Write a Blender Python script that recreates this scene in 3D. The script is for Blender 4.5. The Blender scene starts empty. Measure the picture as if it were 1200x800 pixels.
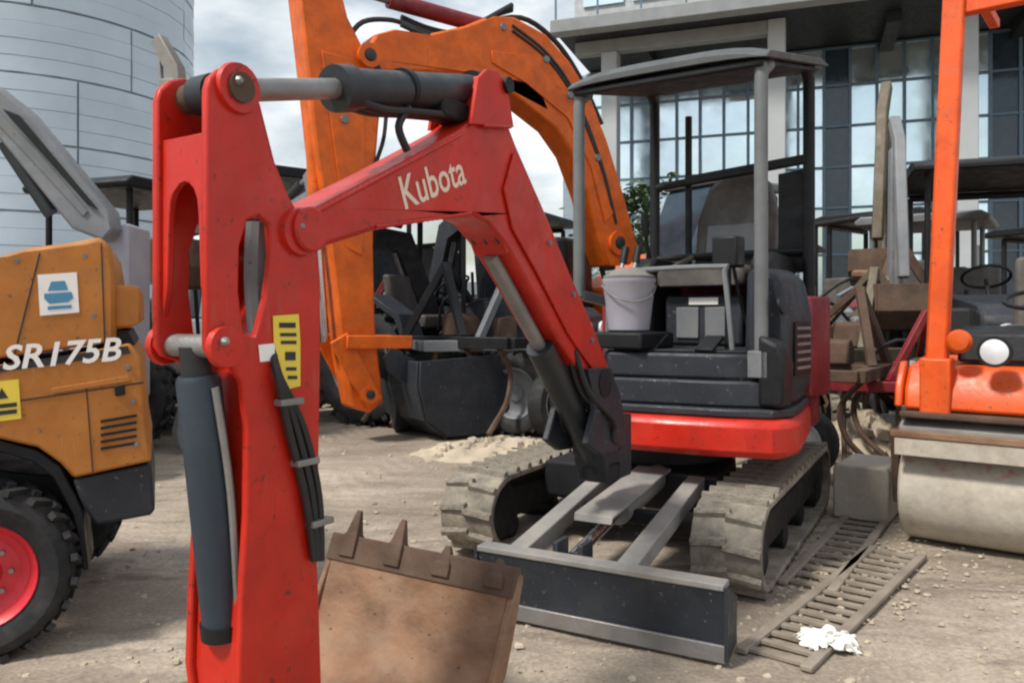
import bpy, bmesh, math, random
from mathutils import Vector, Matrix, noise
from mathutils.geometry import tessellate_polygon
random.seed(7)
R = math.radians
sc = bpy.context.scene
C = sc.collection

# ------------------------------------------------------------------ camera
F, CX, HY, EYE = 938.0, 600.0, 370.0, 1.25      # focal length in photo pixels, centre column, horizon row, eye height
cam = bpy.data.cameras.new('camera'); cam_o = bpy.data.objects.new('camera', cam); C.objects.link(cam_o)
cam.sensor_width = 36; cam.lens = F / 1200 * 36; cam.shift_y = -(400 - HY) / 1200
cam.clip_start = .05; cam.clip_end = 3000
cam_o.location = (0, 0, EYE); cam_o.rotation_euler = (R(90), 0, 0)
sc.camera = cam_o

# ------------------------------------------------------------------ light and sky
SUN_EL, SUN_AZ = 52, -62                       # degrees; azimuth measured from +Y towards +X (the sun stands to the left)
w = bpy.data.worlds.new('World'); sc.world = w; w.use_nodes = True
nt = w.node_tree; nt.nodes.clear()
def wn(t, **k):
    n = nt.nodes.new(t)
    for a, b in k.items(): setattr(n, a, b)
    return n
wo = wn('ShaderNodeOutputWorld'); bg = wn('ShaderNodeBackground')
sky = wn('ShaderNodeTexSky', sky_type='NISHITA', sun_disc=False, sun_elevation=R(SUN_EL), sun_rotation=R(SUN_AZ), air_density=1.6, dust_density=1.2, ozone_density=1.5)
tc = wn('ShaderNodeTexCoord'); mp = wn('ShaderNodeMapping'); mp.inputs['Scale'].default_value = (1, 1, 2.6)
nz = wn('ShaderNodeTexNoise'); nz.inputs['Scale'].default_value = 2.6; nz.inputs['Detail'].default_value = 7; nz.inputs['Roughness'].default_value = .55
cr = wn('ShaderNodeValToRGB'); cr.color_ramp.elements[0].position = .34; cr.color_ramp.elements[1].position = .54
n2 = wn('ShaderNodeTexNoise'); n2.inputs['Scale'].default_value = 4.5; n2.inputs['Detail'].default_value = 5
c2 = wn('ShaderNodeValToRGB'); c2.color_ramp.elements[0].position = .35; c2.color_ramp.elements[1].position = .65
c2.color_ramp.elements[0].color = (6.6, 7.3, 7.8, 1); c2.color_ramp.elements[1].color = (11., 11.4, 11.7, 1)
mx = wn('ShaderNodeMixRGB')
L = nt.links.new
L(tc.outputs['Generated'], mp.inputs['Vector']); L(mp.outputs[0], nz.inputs['Vector']); L(mp.outputs[0], n2.inputs['Vector'])
L(nz.outputs['Fac'], cr.inputs[0]); L(n2.outputs['Fac'], c2.inputs[0])
L(cr.outputs[0], mx.inputs['Fac']); L(sky.outputs[0], mx.inputs['Color1']); L(c2.outputs[0], mx.inputs['Color2'])
L(mx.outputs[0], bg.inputs['Color']); bg.inputs['Strength'].default_value = .092; L(bg.outputs[0], wo.inputs[0])
sun = bpy.data.lights.new('sun', 'SUN'); sun_o = bpy.data.objects.new('sun', sun); C.objects.link(sun_o)
sun.energy = 3.5; sun.angle = R(9); sun.color = (1, .95, .87)
az = R(SUN_AZ); el = R(SUN_EL)
sd = Vector((math.sin(az) * math.cos(el), math.cos(az) * math.cos(el), math.sin(el)))
sd = Vector((-.60, -.42, 1.0)).normalized()
sky.sun_elevation = math.asin(sd.z); sky.sun_rotation = math.atan2(sd.x, sd.y)
sun_o.rotation_euler = sd.to_track_quat('Z', 'Y').to_euler(); sun_o.location = sd * 50
sc.view_settings.view_transform = 'Standard'; sc.view_settings.look = 'None'; sc.view_settings.gamma = 1
sc.view_settings.exposure = 0.18
sc.cycles.filter_width = 2.2

# ------------------------------------------------------------------ helpers
def P(px, py, Y): return Vector(((px - CX) / F * Y, Y, EYE - (py - HY) / F * Y))
def G(px, py):                                  # a point on the ground
    Y = F * EYE / (py - HY); return Vector(((px - CX) / F * Y, Y, 0))

def mat(name, col, rough=.5, metal=0., var=.18, scale=5., dirt=.0, dcol=(.30, .25, .19), bump=.15, bscale=60., spec=.5, chips=0., chipc=(.10, .07, .05), stretch=(1, 1, 1), coat=0., scr=None, grease=None):
    m = bpy.data.materials.new(name); m.use_nodes = True
    t = m.node_tree; b = t.nodes['Principled BSDF']; N = t.nodes.new; K = t.links.new
    co = N('ShaderNodeTexCoord'); ma = N('ShaderNodeMapping'); ma.inputs['Scale'].default_value = stretch
    K(co.outputs['Object'], ma.inputs['Vector'])
    def noi(s, d=5, r=.6):
        n = N('ShaderNodeTexNoise'); n.inputs['Scale'].default_value = s; n.inputs['Detail'].default_value = d; n.inputs['Roughness'].default_value = r
        K(ma.outputs[0], n.inputs['Vector']); return n.outputs['Fac']
    def ramp(src, a, z, ca, cz):
        r = N('ShaderNodeValToRGB'); r.color_ramp.elements[0].position = a; r.color_ramp.elements[1].position = z
        r.color_ramp.elements[0].color = (*ca, 1); r.color_ramp.elements[1].color = (*cz, 1); K(src, r.inputs[0]); return r.outputs[0]
    lo = tuple(c * (1 - var) for c in col); hi = tuple(min(1, c * (1 + var)) for c in col)
    out = ramp(noi(scale), .3, .7, lo, hi)
    def mix(fac, a, bcol):
        q = N('ShaderNodeMixRGB'); K(fac, q.inputs['Fac']); K(a, q.inputs['Color1'])
        q.inputs['Color2'].default_value = (*bcol, 1); return q.outputs[0]
    if dirt:
        out = mix(ramp(noi(scale * .7 + 1.3, 8, .68), .62 - dirt * .3, .95 - dirt * .3, (0,) * 3, (min(1, dirt * 1.3),) * 3), out, dcol)
    if chips:
        out = mix(ramp(noi(38, 6, .7), .66 - chips * .1, .685 - chips * .1, (0,) * 3, (.8,) * 3), out, chipc)
    if scr:
        for k, st in enumerate(((26, 26, 2.2),)):
            m2 = N('ShaderNodeMapping'); m2.inputs['Scale'].default_value = st; m2.inputs['Rotation'].default_value = (.15, .1 * k, .3); K(co.outputs['Object'], m2.inputs['Vector'])
            n = N('ShaderNodeTexNoise'); n.inputs['Scale'].default_value = 1.5; n.inputs['Detail'].default_value = 6; n.inputs['Roughness'].default_value = .7; K(m2.outputs[0], n.inputs['Vector'])
            m3 = N('ShaderNodeMath'); m3.operation = 'MULTIPLY'
            K(ramp(n.outputs['Fac'], .57, .62, (0,) * 3, (.6,) * 3), m3.inputs[0]); K(ramp(noi(3.1, 5), .50, .64, (0,) * 3, (1,) * 3), m3.inputs[1])
            out = mix(m3.outputs[0], out, scr)
    if grease:
        out = mix(ramp(noi(2.6, 6, .65), .60, .74, (0,) * 3, (.6,) * 3), out, grease)
    K(out, b.inputs['Base Color'])
    K(ramp(noi(scale * 2.3, 6), .3, .7, (max(0, rough - .12),) * 3, (min(1, rough + .18),) * 3), b.inputs['Roughness'])
    b.inputs['Metallic'].default_value = metal; b.inputs['Specular IOR Level'].default_value = spec
    b.inputs['Coat Weight'].default_value = coat; b.inputs['Coat Roughness'].default_value = .14
    if bump:
        bp = N('ShaderNodeBump'); bp.inputs['Strength'].default_value = bump; bp.inputs['Distance'].default_value = .01
        K(noi(bscale, 4), bp.inputs['Height']); K(bp.outputs[0], b.inputs['Normal'])
    return m

M = {}
M['red'] = mat('red_paint', (.50, .017, .006), .40, var=.2, dirt=.26, dcol=(.33, .09, .05), bump=.10, chips=.42, chipc=(.10, .02, .015), coat=.10, spec=.4, scr=(.42, .07, .045), grease=(.26, .012, .008))
M['darkred'] = mat('dark_red_paint', (.19, .010, .016), .5, dirt=.3, bump=.1, chips=.3)
M['orange'] = mat('orange_paint', (.66, .115, .006), .45, var=.24, dirt=.25, dcol=(.36, .14, .05), bump=.08, chips=.4, spec=.35, scr=(.36, .10, .04), grease=(.30, .05, .008))
M['roller'] = mat('bright_orange_paint', (.74, .095, .012), .42, var=.2, dirt=.35, dcol=(.38, .17, .09), bump=.1, chips=.45, spec=.4, scr=(.5, .22, .12), grease=(.38, .05, .012))
M['mustard'] = mat('mustard_paint', (.45, .165, .027), .52, var=.2, dirt=.45, dcol=(.36, .22, .11), bump=.08, chips=.4, spec=.4, scr=(.5, .28, .12), grease=(.22, .085, .02))
M['tan'] = mat('olive_brown_paint', (.115, .092, .06), .65, dirt=.4, dcol=(.17, .135, .10), bump=.1, chips=.4)
M['greige'] = mat('greige_paint', (.21, .20, .18), .5, dirt=.3, bump=.1, chips=.3)
M['grey'] = mat('grey_paint', (.42, .44, .45), .5, dirt=.3, bump=.1, chips=.3)
M['tele'] = mat('weathered_grey_paint', (.19, .20, .215), .5, dirt=.35, bump=.1, chips=.4)
M['midgrey'] = mat('mid_grey_paint', (.16, .17, .18), .5, dirt=.3, bump=.1, chips=.3)
M['post'] = mat('canopy_grey_paint', (.135, .145, .148), .42, dirt=.25, bump=.05)
M['roofpaint'] = mat('dark_grey_roof_paint', (.075, .08, .082), .5, dirt=.3, dcol=(.16, .15, .13), bump=.08, spec=.35)
M['slate'] = mat('slate_paint', (.026, .030, .038), .48, dirt=.28, dcol=(.10, .095, .088), spec=.3, bump=.12, chips=.25, chipc=(.2, .18, .15))
M['black'] = mat('black_plastic', (.010, .011, .013), .5, dirt=.2, dcol=(.06, .055, .05), spec=.3, bump=.12)
M['rubber'] = mat('black_rubber', (.014, .015, .017), .75, dirt=.4, dcol=(.11, .095, .08), bump=.25, bscale=40)
M['track'] = mat('dusty_track_rubber', (.12, .11, .095), .88, var=.3, dirt=.85, dcol=(.37, .32, .25), bump=.4, bscale=45, scale=7)
M['hose'] = mat('hose_rubber', (.018, .018, .02), .55, bump=.05)
M['cyl'] = mat('cylinder_paint', (.016, .020, .024), .42, dirt=.2, dcol=(.07, .065, .06), bump=.1)
M['blue_cyl'] = mat('cylinder_guard_paint', (.022, .034, .05), .5, dirt=.2, dcol=(.10, .10, .10), bump=.1)
M['chrome'] = mat('chrome', (.6, .6, .6), .18, 1.0, var=.05, bump=.02)
M['steel'] = mat('worn_steel', (.27, .265, .26), .45, .6, var=.25, dirt=.4, dcol=(.22, .17, .12), bump=.2)
M['dusty'] = mat('dusty_grey_steel', (.22, .215, .205), .7, dirt=.6, dcol=(.36, .32, .26), bump=.25)
M['rust'] = mat('rusty_bucket_steel', (.20, .105, .058), .8, var=.45, scale=5, dirt=.6, dcol=(.30, .205, .135), bump=.5, bscale=30, stretch=(1, 1, 1.6))
M['rustdark'] = mat('dark_rusty_steel', (.085, .05, .032), .8, var=.4, dirt=.35, dcol=(.15, .11, .08), bump=.4, bscale=35)
M['drum'] = mat('dusty_drum_steel', (.48, .44, .37), .85, var=.22, scale=5, dirt=.65, dcol=(.25, .21, .16), bump=.25, bscale=25)
M['seat'] = mat('black_vinyl', (.075, .066, .06), .6, dirt=.45, dcol=(.22, .20, .17), bump=.15)
M['white'] = mat('white_plastic', (.36, .35, .40), .5, var=.1, dirt=.25, dcol=(.45, .43, .40), bump=.08)
M['letter'] = mat('white_vinyl', (.86, .84, .80), .45, var=.04, bump=0)
M['cream'] = mat('cream_vinyl', (.78, .62, .50), .5, var=.05, bump=0)
M['yellow'] = mat('yellow_vinyl', (.80, .60, .06), .45, var=.08, bump=0)
M['ink'] = mat('black_vinyl_print', (.02, .02, .025), .5, var=.05, bump=0)
M['blue'] = mat('blue_vinyl', (.07, .25, .42), .5, var=.1, bump=0)
M['concrete'] = mat('concrete', (.25, .265, .275), .85, var=.12, scale=2, dirt=.35, dcol=(.25, .235, .21), bump=.3, bscale=30)
M['clad'] = mat('pale_blue_cladding', (.46, .545, .63), .55, var=.10, scale=.4, bump=.05)
M['joint'] = mat('dark_joint', (.30, .355, .41), .7, var=.1, bump=0)
M['column'] = mat('white_concrete', (.40, .425, .44), .7, var=.08, scale=.8, bump=.1)
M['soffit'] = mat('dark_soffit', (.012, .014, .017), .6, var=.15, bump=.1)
M['mullion'] = mat('blue_grey_aluminium', (.11, .17, .23), .4, .3, var=.1, bump=0)
M['glass'] = mat('sky_glass', (.74, .88, 1.0), .12, .9, var=.12, scale=.35, bump=0, spec=.8)
M['darkglass'] = mat('dark_glass', (.03, .05, .07), .06, .2, var=.2, bump=0, spec=.8)
M['lamp'] = mat('lamp_glass', (.85, .86, .88), .08, .3, var=.05, bump=.1, bscale=200, spec=.9)
M['amber'] = mat('amber_lens', (.62, .09, .01), .2, var=.1, bump=.1, bscale=200)
M['wood'] = mat('weathered_timber', (.30, .255, .20), .85, var=.25, scale=4, dirt=.4, bump=.4, stretch=(3, 3, 12))
M['ramp'] = mat('dusty_ramp_metal', (.27, .225, .18), .7, .2, var=.2, dirt=.6, dcol=(.36, .31, .25), bump=.3)
M['rag'] = mat('white_paper', (.83, .81, .77), .8, var=.06, dirt=.2, bump=.2)
M['leaf'] = mat('leaf_green', (.05, .085, .03), .6, var=.5, scale=9, bump=0)
M['bark'] = mat('bark', (.10, .07, .05), .9, bump=.4)
M['stone'] = mat('rubble_stone', (.44, .37, .28), .9, var=.3, scale=4, dirt=.3, bump=.5, bscale=20)
M['stone_brown'] = mat('dried_mud', (.15, .092, .055), .95, var=.4, scale=8, bump=.4)
M['rimred'] = mat('red_wheel_paint', (.62, .03, .045), .45, dirt=.25, dcol=(.38, .18, .14), bump=.1, chips=.3)

def ground_mat():
    m = bpy.data.materials.new('dusty_yard'); m.use_nodes = True
    t = m.node_tree; b = t.nodes['Principled BSDF']; N = t.nodes.new; K = t.links.new
    co = N('ShaderNodeTexCoord')
    def noi(s, d=6, r=.6, st=(1, 1, 1), rot=0, dist=0):
        ma = N('ShaderNodeMapping'); ma.inputs['Scale'].default_value = st; ma.inputs['Rotation'].default_value = (0, 0, rot); K(co.outputs['Object'], ma.inputs['Vector'])
        n = N('ShaderNodeTexNoise'); n.inputs['Scale'].default_value = s; n.inputs['Detail'].default_value = d; n.inputs['Roughness'].default_value = r
        n.inputs['Distortion'].default_value = dist; K(ma.outputs[0], n.inputs['Vector']); return n.outputs['Fac']
    def ramp(src, pts):
        r = N('ShaderNodeValToRGB'); e = r.color_ramp.elements
        while len(e) < len(pts): e.new(.5)
        for k, (p, c) in enumerate(pts): e[k].position = p; e[k].color = (*c, 1)
        K(src, r.inputs[0]); return r.outputs[0]
    def mix(fac, a, c, kind='MIX'):
        q = N('ShaderNodeMixRGB'); q.blend_type = kind
        if hasattr(fac, 'is_linked'): K(fac, q.inputs['Fac'])
        else: q.inputs['Fac'].default_value = fac
        K(a, q.inputs['Color1'])
        if hasattr(c, 'is_linked'): K(c, q.inputs['Color2'])
        else: q.inputs['Color2'].default_value = (*c, 1)
        return q.outputs[0]
    base = ramp(noi(.9, 8, .65, dist=.4), [(.30, (.25, .205, .16)), (.50, (.37, .31, .245)), (.70, (.47, .40, .325))])
    # darker and paler tyre-swept patches, drawn out along the driving direction
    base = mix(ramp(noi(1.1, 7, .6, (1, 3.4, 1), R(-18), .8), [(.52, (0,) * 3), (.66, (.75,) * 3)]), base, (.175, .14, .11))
    base = mix(ramp(noi(2.0, 6, .6, (1, 4.5, 1), R(-14), .5), [(.58, (0,) * 3), (.70, (.7,) * 3)]), base, (.50, .445, .385))
    base = mix(ramp(noi(34, 5, .7), [(.35, (.72,) * 3), (.65, (1.18,) * 3)]), base, base)
    base = mix(ramp(noi(.45, 6, .6, (1, 2.2, 1), R(-25), .6), [(.46, (0,) * 3), (.62, (.65,) * 3)]), base, (.22, .175, .135))
    g = ramp(noi(55, 4, .7), [(.32, (.70,) * 3), (.68, (1.2,) * 3)])
    base = mix(1.0, base, g, 'MULTIPLY')
    K(base, b.inputs['Base Color']); b.inputs['Roughness'].default_value = .9; b.inputs['Specular IOR Level'].default_value = .25
    bp = N('ShaderNodeBump'); bp.inputs['Strength'].default_value = .55; bp.inputs['Distance'].default_value = .02
    h = mix(.5, noi(14, 8, .7), noi(70, 4, .7))
    for rot, off in ((R(-30), .35), (R(62), -.4), (R(20), 1.1)):
        ma = N('ShaderNodeMapping'); ma.inputs['Rotation'].default_value = (0, 0, rot); ma.inputs['Location'].default_value = (off, 0, 0); K(co.outputs['Object'], ma.inputs['Vector'])
        wv = N('ShaderNodeTexWave'); wv.wave_type = 'BANDS'; wv.bands_direction = 'DIAGONAL'; wv.inputs['Scale'].default_value = 3.2; wv.inputs['Distortion'].default_value = 1.5; wv.inputs['Detail'].default_value = 2; K(ma.outputs[0], wv.inputs['Vector'])
        bd = N('ShaderNodeTexWave'); bd.wave_type = 'BANDS'; bd.bands_direction = 'X'; bd.inputs['Scale'].default_value = .22; bd.inputs['Distortion'].default_value = .6; K(ma.outputs[0], bd.inputs['Vector'])
        msk = ramp(bd.outputs['Fac'], [(.80, (0,) * 3), (.88, (.55,) * 3)])
        h = mix(msk, h, wv.outputs['Fac'])
    K(h, bp.inputs['Height']); K(bp.outputs[0], b.inputs['Normal'])
    return m
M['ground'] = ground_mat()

def drum_paint_mat():
    m = M['drum'].copy(); m.name = 'scuffed_drum_steel'
    t = m.node_tree; b = t.nodes['Principled BSDF']; N = t.nodes.new; K = t.links.new
    src = b.inputs['Base Color'].links[0].from_socket
    co = N('ShaderNodeTexCoord'); sx = N('ShaderNodeSeparateXYZ'); K(co.outputs['Object'], sx.inputs[0])
    n = N('ShaderNodeTexNoise'); n.inputs['Scale'].default_value = 22; n.inputs['Detail'].default_value = 3; K(co.outputs['Object'], n.inputs['Vector'])
    r = N('ShaderNodeValToRGB'); r.color_ramp.elements[0].position = .50; r.color_ramp.elements[1].position = .66; K(n.outputs['Fac'], r.inputs[0])
    z = N('ShaderNodeValToRGB'); e = z.color_ramp.elements
    for p, v in ((.40, 0), (.43, .6), (.47, .6), (.50, 0)):
        q = e.new(p); q.color = (v, v, v, 1)
    e[0].color = (0, 0, 0, 1); e[-1].color = (0, 0, 0, 1); K(sx.outputs['Z'], z.inputs[0])
    mu = N('ShaderNodeMath'); mu.operation = 'MULTIPLY'; K(r.outputs[0], mu.inputs[0]); K(z.outputs[0], mu.inputs[1])
    mx = N('ShaderNodeMixRGB'); K(mu.outputs[0], mx.inputs['Fac']); K(src, mx.inputs['Color1']); mx.inputs['Color2'].default_value = (.45, .12, .10, 1)
    K(mx.outputs[0], b.inputs['Base Color']); return m

I4 = Matrix.Identity(4)
class MB:
    """collects boxes, prisms, tubes and lathes; build() links them as ONE mesh object"""
    def __init__(s, M=I4): s.v = []; s.f = []; s.M = M
    def add(s, vs, fs):
        o = len(s.v); s.v += [s.M @ Vector(v) for v in vs]; s.f += [[i + o for i in f] for f in fs]; return s
    def box(s, x0, x1, y0, y1, z0, z1):
        return s.add([(x0,y0,z0),(x1,y0,z0),(x1,y1,z0),(x0,y1,z0),(x0,y0,z1),(x1,y0,z1),(x1,y1,z1),(x0,y1,z1)],
                     [(0,3,2,1),(4,5,6,7),(0,1,5,4),(1,2,6,5),(2,3,7,6),(3,0,4,7)])
    def prism(s, poly, a, b, axis='y', holes=(), inset=0):
        """poly in the plane across `axis` ('y': (x,z); 'z': (x,y); 'x': (y,z)), from a to b"""
        def v3(p, t): return {'y': (p[0], t, p[1]), 'z': (p[0], p[1], t), 'x': (t, p[0], p[1])}[axis]
        loops = [list(poly)] + [list(h) for h in holes]
        flat = [p for l in loops for p in l]; n = len(flat)
        tris = tessellate_polygon([[Vector((p[0], p[1], 0)) for p in l] for l in loops]) if (holes or len(poly) > 4) else None
        vs = [v3(p, a) for p in flat] + [v3(p, b) for p in flat]
        fs = []
        if tris: fs += [tuple(t) for t in tris] + [tuple(i + n for i in t) for t in tris]
        else: fs += [tuple(range(n)), tuple(range(n, 2 * n))]
        o = 0
        for l in loops:
            k = len(l)
            for i in range(k): j = (i + 1) % k; fs.append((o + i, o + j, o + j + n, o + i + n))
            o += k
        return s.add(vs, fs)
    def tube(s, pts, r, n=10, cap=True):
        pts = [Vector(p) for p in pts]
        if not isinstance(r, (list, tuple)) and len(pts) > 2 and len(pts) < 9:
            q = [pts[0]] + pts + [pts[-1]]; o2 = []
            for i in range(1, len(q) - 2):
                for k in range(5):
                    u = k / 5; a, b, c, d = q[i-1], q[i], q[i+1], q[i+2]
                    o2.append(.5 * ((2 * b) + (c - a) * u + (2 * a - 5 * b + 4 * c - d) * u * u + (3 * b - a - 3 * c + d) * u ** 3))
            pts = o2 + [pts[-1]]
        rs = r if isinstance(r, (list, tuple)) else [r] * len(pts)
        vs = []; fs = []; up = None
        for i, p in enumerate(pts):
            d = (pts[min(i + 1, len(pts) - 1)] - pts[max(i - 1, 0)]).normalized()
            if up is None: up = Vector((0, 0, 1)) if abs(d.z) < .9 else Vector((1, 0, 0))
            x = d.cross(up).normalized(); y = x.cross(d).normalized(); up = y
            for k in range(n):
                a = 2 * math.pi * k / n; vs.append(p + (x * math.cos(a) + y * math.sin(a)) * rs[i])
        for i in range(len(pts) - 1):
            for k in range(n): j = (k + 1) % n; fs.append((i*n+k, i*n+j, i*n+n+j, i*n+n+k))
        if cap: fs += [tuple(range(n)), tuple(range((len(pts)-1)*n, len(pts)*n))]
        return s.add(vs, fs)
    def lathe(s, prof, c, axis, n=24, cap=True, ring=False):
        """prof: (distance along axis, radius)"""
        c = Vector(c); d = Vector(axis).normalized(); up = Vector((0, 0, 1)) if abs(d.z) < .9 else Vector((1, 0, 0))
        x = d.cross(up).normalized(); y = x.cross(d); vs = []; fs = []
        for t, r in prof:
            for k in range(n):
                a = 2 * math.pi * k / n; vs.append(c + d * t + (x * math.cos(a) + y * math.sin(a)) * r)
        for i in range(len(prof) - 1):
            for k in range(n): j = (k + 1) % n; fs.append((i*n+k, i*n+j, i*n+n+j, i*n+n+k))
        if cap: fs += [tuple(range(n)), tuple(range((len(prof)-1)*n, len(prof)*n))]
        if ring:
            o_ = (len(prof)-1)*n
            for k in range(n): j = (k + 1) % n; fs.append((o_+k, o_+j, j, k))
        return s.add(vs, fs)
    def bar(s, p0, p1, wx, wz, up=(0, 0, 1)):
        p0, p1 = Vector(p0), Vector(p1); d = (p1 - p0).normalized(); u = Vector(up)
        if abs(d.dot(u)) > .98: u = Vector((1, 0, 0))
        x = d.cross(u).normalized() * wx / 2; z = x.cross(d).normalized() * wz / 2
        vs = [p + a * x + b * z for p in (p0, p1) for a, b in ((-1,-1),(1,-1),(1,1),(-1,1))]
        return s.add(vs, [(0,3,2,1),(4,5,6,7),(0,1,5,4),(1,2,6,5),(2,3,7,6),(3,0,4,7)])
    def beam(s, pts, th, w0, w1):
        """box beam along pts (x,z) with depths th, between y=w0 and y=w1"""
        ps = [Vector((p[0], p[1])) for p in pts]; up = []; dn = []
        for i, p in enumerate(ps):
            d = (ps[min(i+1, len(ps)-1)] - ps[max(i-1, 0)]).normalized(); nrm = Vector((-d.y, d.x))
            up.append(p + nrm * th[i] / 2); dn.append(p - nrm * th[i] / 2)
        return s.prism([tuple(p) for p in up] + [tuple(p) for p in reversed(dn)], w0, w1)
    def mesh(s, name, m, off=Vector((0, 0, 0)), smooth=35):
        me = bpy.data.meshes.new(name); me.from_pydata([v - off for v in s.v], [], s.f)
        bm = bmesh.new(); bm.from_mesh(me); bmesh.ops.recalc_face_normals(bm, faces=bm.faces); bm.to_mesh(me); bm.free()
        me.materials.append(m); me.shade_smooth(); me.set_sharp_from_angle(angle=R(smooth)); return me
    def build(s, name, m, parent=None, bevel=0., loc=None, smooth=35, label=None, kind=None):
        """geometry is given in world coordinates; parts sit in the frame of their thing"""
        off = Vector(loc) if loc is not None else (parent_origin(parent) if parent else Vector((0, 0, 0)))
        o = bpy.data.objects.new(name, s.mesh(name, m, off, smooth)); C.objects.link(o)
        if parent: o.parent = parent
        elif loc is not None: o.location = loc
        if bevel:
            bv = o.modifiers.new('edges', 'BEVEL'); bv.width = bevel; bv.segments = 2; bv.limit_method = 'ANGLE'; bv.angle_limit = R(40); bv.harden_normals = False
        if label: o['label'] = label
        if kind: o['kind'] = kind
        return o
def parent_origin(p):
    v = Vector((0, 0, 0))
    while p: v = v + p.location; p = p.parent
    return v
def thing(name, label, cat, loc, group=None):
    o = bpy.data.objects.new(name, None); C.objects.link(o); o.empty_display_size = .2; o.location = loc
    o['label'] = label; o['category'] = cat
    if group: o['group'] = group
    return o
def tag(o, label=None, cat=None, group=None, kind=None):
    for k, v in (('label', label), ('category', cat), ('group', group), ('kind', kind)):
        if v: o[k] = v
    return o
def frame(o, x, y, z): 
    m = Matrix.Identity(4)
    for i, c in enumerate((x, y, z, o)):
        for j in range(3): m[j][i] = c[j]
    return m
class Plane:
    """a vertical working plane: s along b, w across towards the viewer, z up"""
    def __init__(p, o, b):
        p.o = Vector((o[0], o[1])); p.b = Vector(b).normalized(); p.w = Vector((-p.b.y, p.b.x))
        p.M = frame((o[0], o[1], 0), (p.b.x, p.b.y, 0), (p.w.x, p.w.y, 0), (0, 0, 1))
    def at(p, px, py, w=0.):
        dx = (px - CX) / F; Y = (p.o.dot(p.w) + w) / (dx * p.w.x + p.w.y)
        q = Vector((dx * Y, Y)); return ((q - p.o).dot(p.b), EYE - (py - HY) / F * Y)
    def tr(p, pts, w=0.): return [p.at(x, y, w) for x, y in pts]
def text_part(txt, height, M4, m, parent, name, thick=.0015, bold=0., shear=0., xs=1.):
    cu = bpy.data.curves.new(name, 'FONT'); cu.body = txt; cu.size = 1; cu.extrude = 0; cu.offset = bold; cu.shear = shear; cu.resolution_u = 3
    to = bpy.data.objects.new('tmp', cu); C.objects.link(to); bpy.context.view_layer.update()
    me = bpy.data.meshes.new_from_object(to.evaluated_get(bpy.context.evaluated_depsgraph_get()))
    bpy.data.objects.remove(to); bpy.data.curves.remove(cu)
    k = height / .7
    off = parent_origin(parent)
    vs = [(M4 @ Vector((v.co.x * k * xs, v.co.y * k, thick))) - off for v in me.vertices]
    for v, c in zip(me.vertices, vs): v.co = c
    me.materials.clear(); me.materials.append(m); me.name = name
    o = bpy.data.objects.new(name, me); C.objects.link(o); o.parent = parent; return o
def hull_text_width(txt): return len(txt)

# ------------------------------------------------------------------ ground
def make_ground():
    def axis(a, b, step, far):
        c = []; x = a
        while x <= b + 1e-6: c.append(x); x += step
        st = step; lo = a; hi = b; left = []; right = []
        while hi < far:
            st *= 1.5; hi += st; right.append(hi); lo -= st; left.append(lo)
        return left[::-1] + c + right
    xs = axis(-5, 6, .07, 600); ys = axis(1.2, 11, .07, 600)
    vs = []
    for y in ys:
        for x in xs:
            near = max(0, 1 - max(0, abs(x) - 6) / 4) * max(0, 1 - max(0, y - 11) / 4)
            rut = sum(-.022 * math.exp(-((x * math.cos(q) + y * math.sin(q) - o_ + .1 * noise.noise((x * .5, y * .5, 8))) / .10) ** 2) for q, o_ in ((.45, .9), (.45, 1.25), (-.5, -2.2), (-.5, -1.8)))
            h = (rut + noise.noise((x * .9, y * .9, 0)) * .014 + noise.noise((x * 3.1, y * 3.1, 4)) * .008 + noise.noise((x * 9, y * 9, 9)) * .004) * near - .008
            vs.append((x, y, h))
    nx = len(xs)
    fs = [(j*nx+i, j*nx+i+1, j*nx+nx+i+1, j*nx+nx+i) for j in range(len(ys)-1) for i in range(nx-1)]
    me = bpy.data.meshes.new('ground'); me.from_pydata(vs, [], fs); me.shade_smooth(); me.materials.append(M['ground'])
    o = bpy.data.objects.new('ground', me); C.objects.link(o); o['kind'] = 'structure'
make_ground()
def pebble(mb, c, r, flat=.5):
    n = 6; vs = []; fs = []
    for k in range(n):
        a = 6.283 * k / n + random.random() * .7; q = r * random.uniform(.7, 1.2)
        vs.append((c[0] + q * math.cos(a), c[1] + q * math.sin(a), c[2]))
    for k in range(n):
        a = 6.283 * k / n + random.random() * .7; q = r * random.uniform(.5, .9)
        vs.append((c[0] + q * math.cos(a), c[1] + q * math.sin(a), c[2] + r * flat * random.uniform(.6, 1.3)))
    fs = [(k, (k+1) % n, (k+1) % n + n, k + n) for k in range(n)] + [tuple(range(n, 2*n))]
    mb.add(vs, fs)
g = MB()
for _ in range(2600):
    y = 1.6 + 9 * random.random() ** 1.5; x = random.uniform(-.75, .75) * y
    pebble(g, (x, y, -.006), random.choice((.004, .005, .006, .008, .012, .018)) * random.uniform(.7, 1.3))
for _ in range(500):                            # crumbs of dried mud by the right-hand track and ramps
    q = random.gauss(0, .25); t = random.random(); c = G(905, 715).lerp(G(1060, 630), t)
    pebble(g, (c.x + q, c.y + random.gauss(0, .2), -.006), random.uniform(.005, .018))
tag(g.build('gravel', M['stone'], smooth=20), kind='stuff', label='loose gravel and crumbs of dry mud on the yard', cat='gravel')

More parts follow.
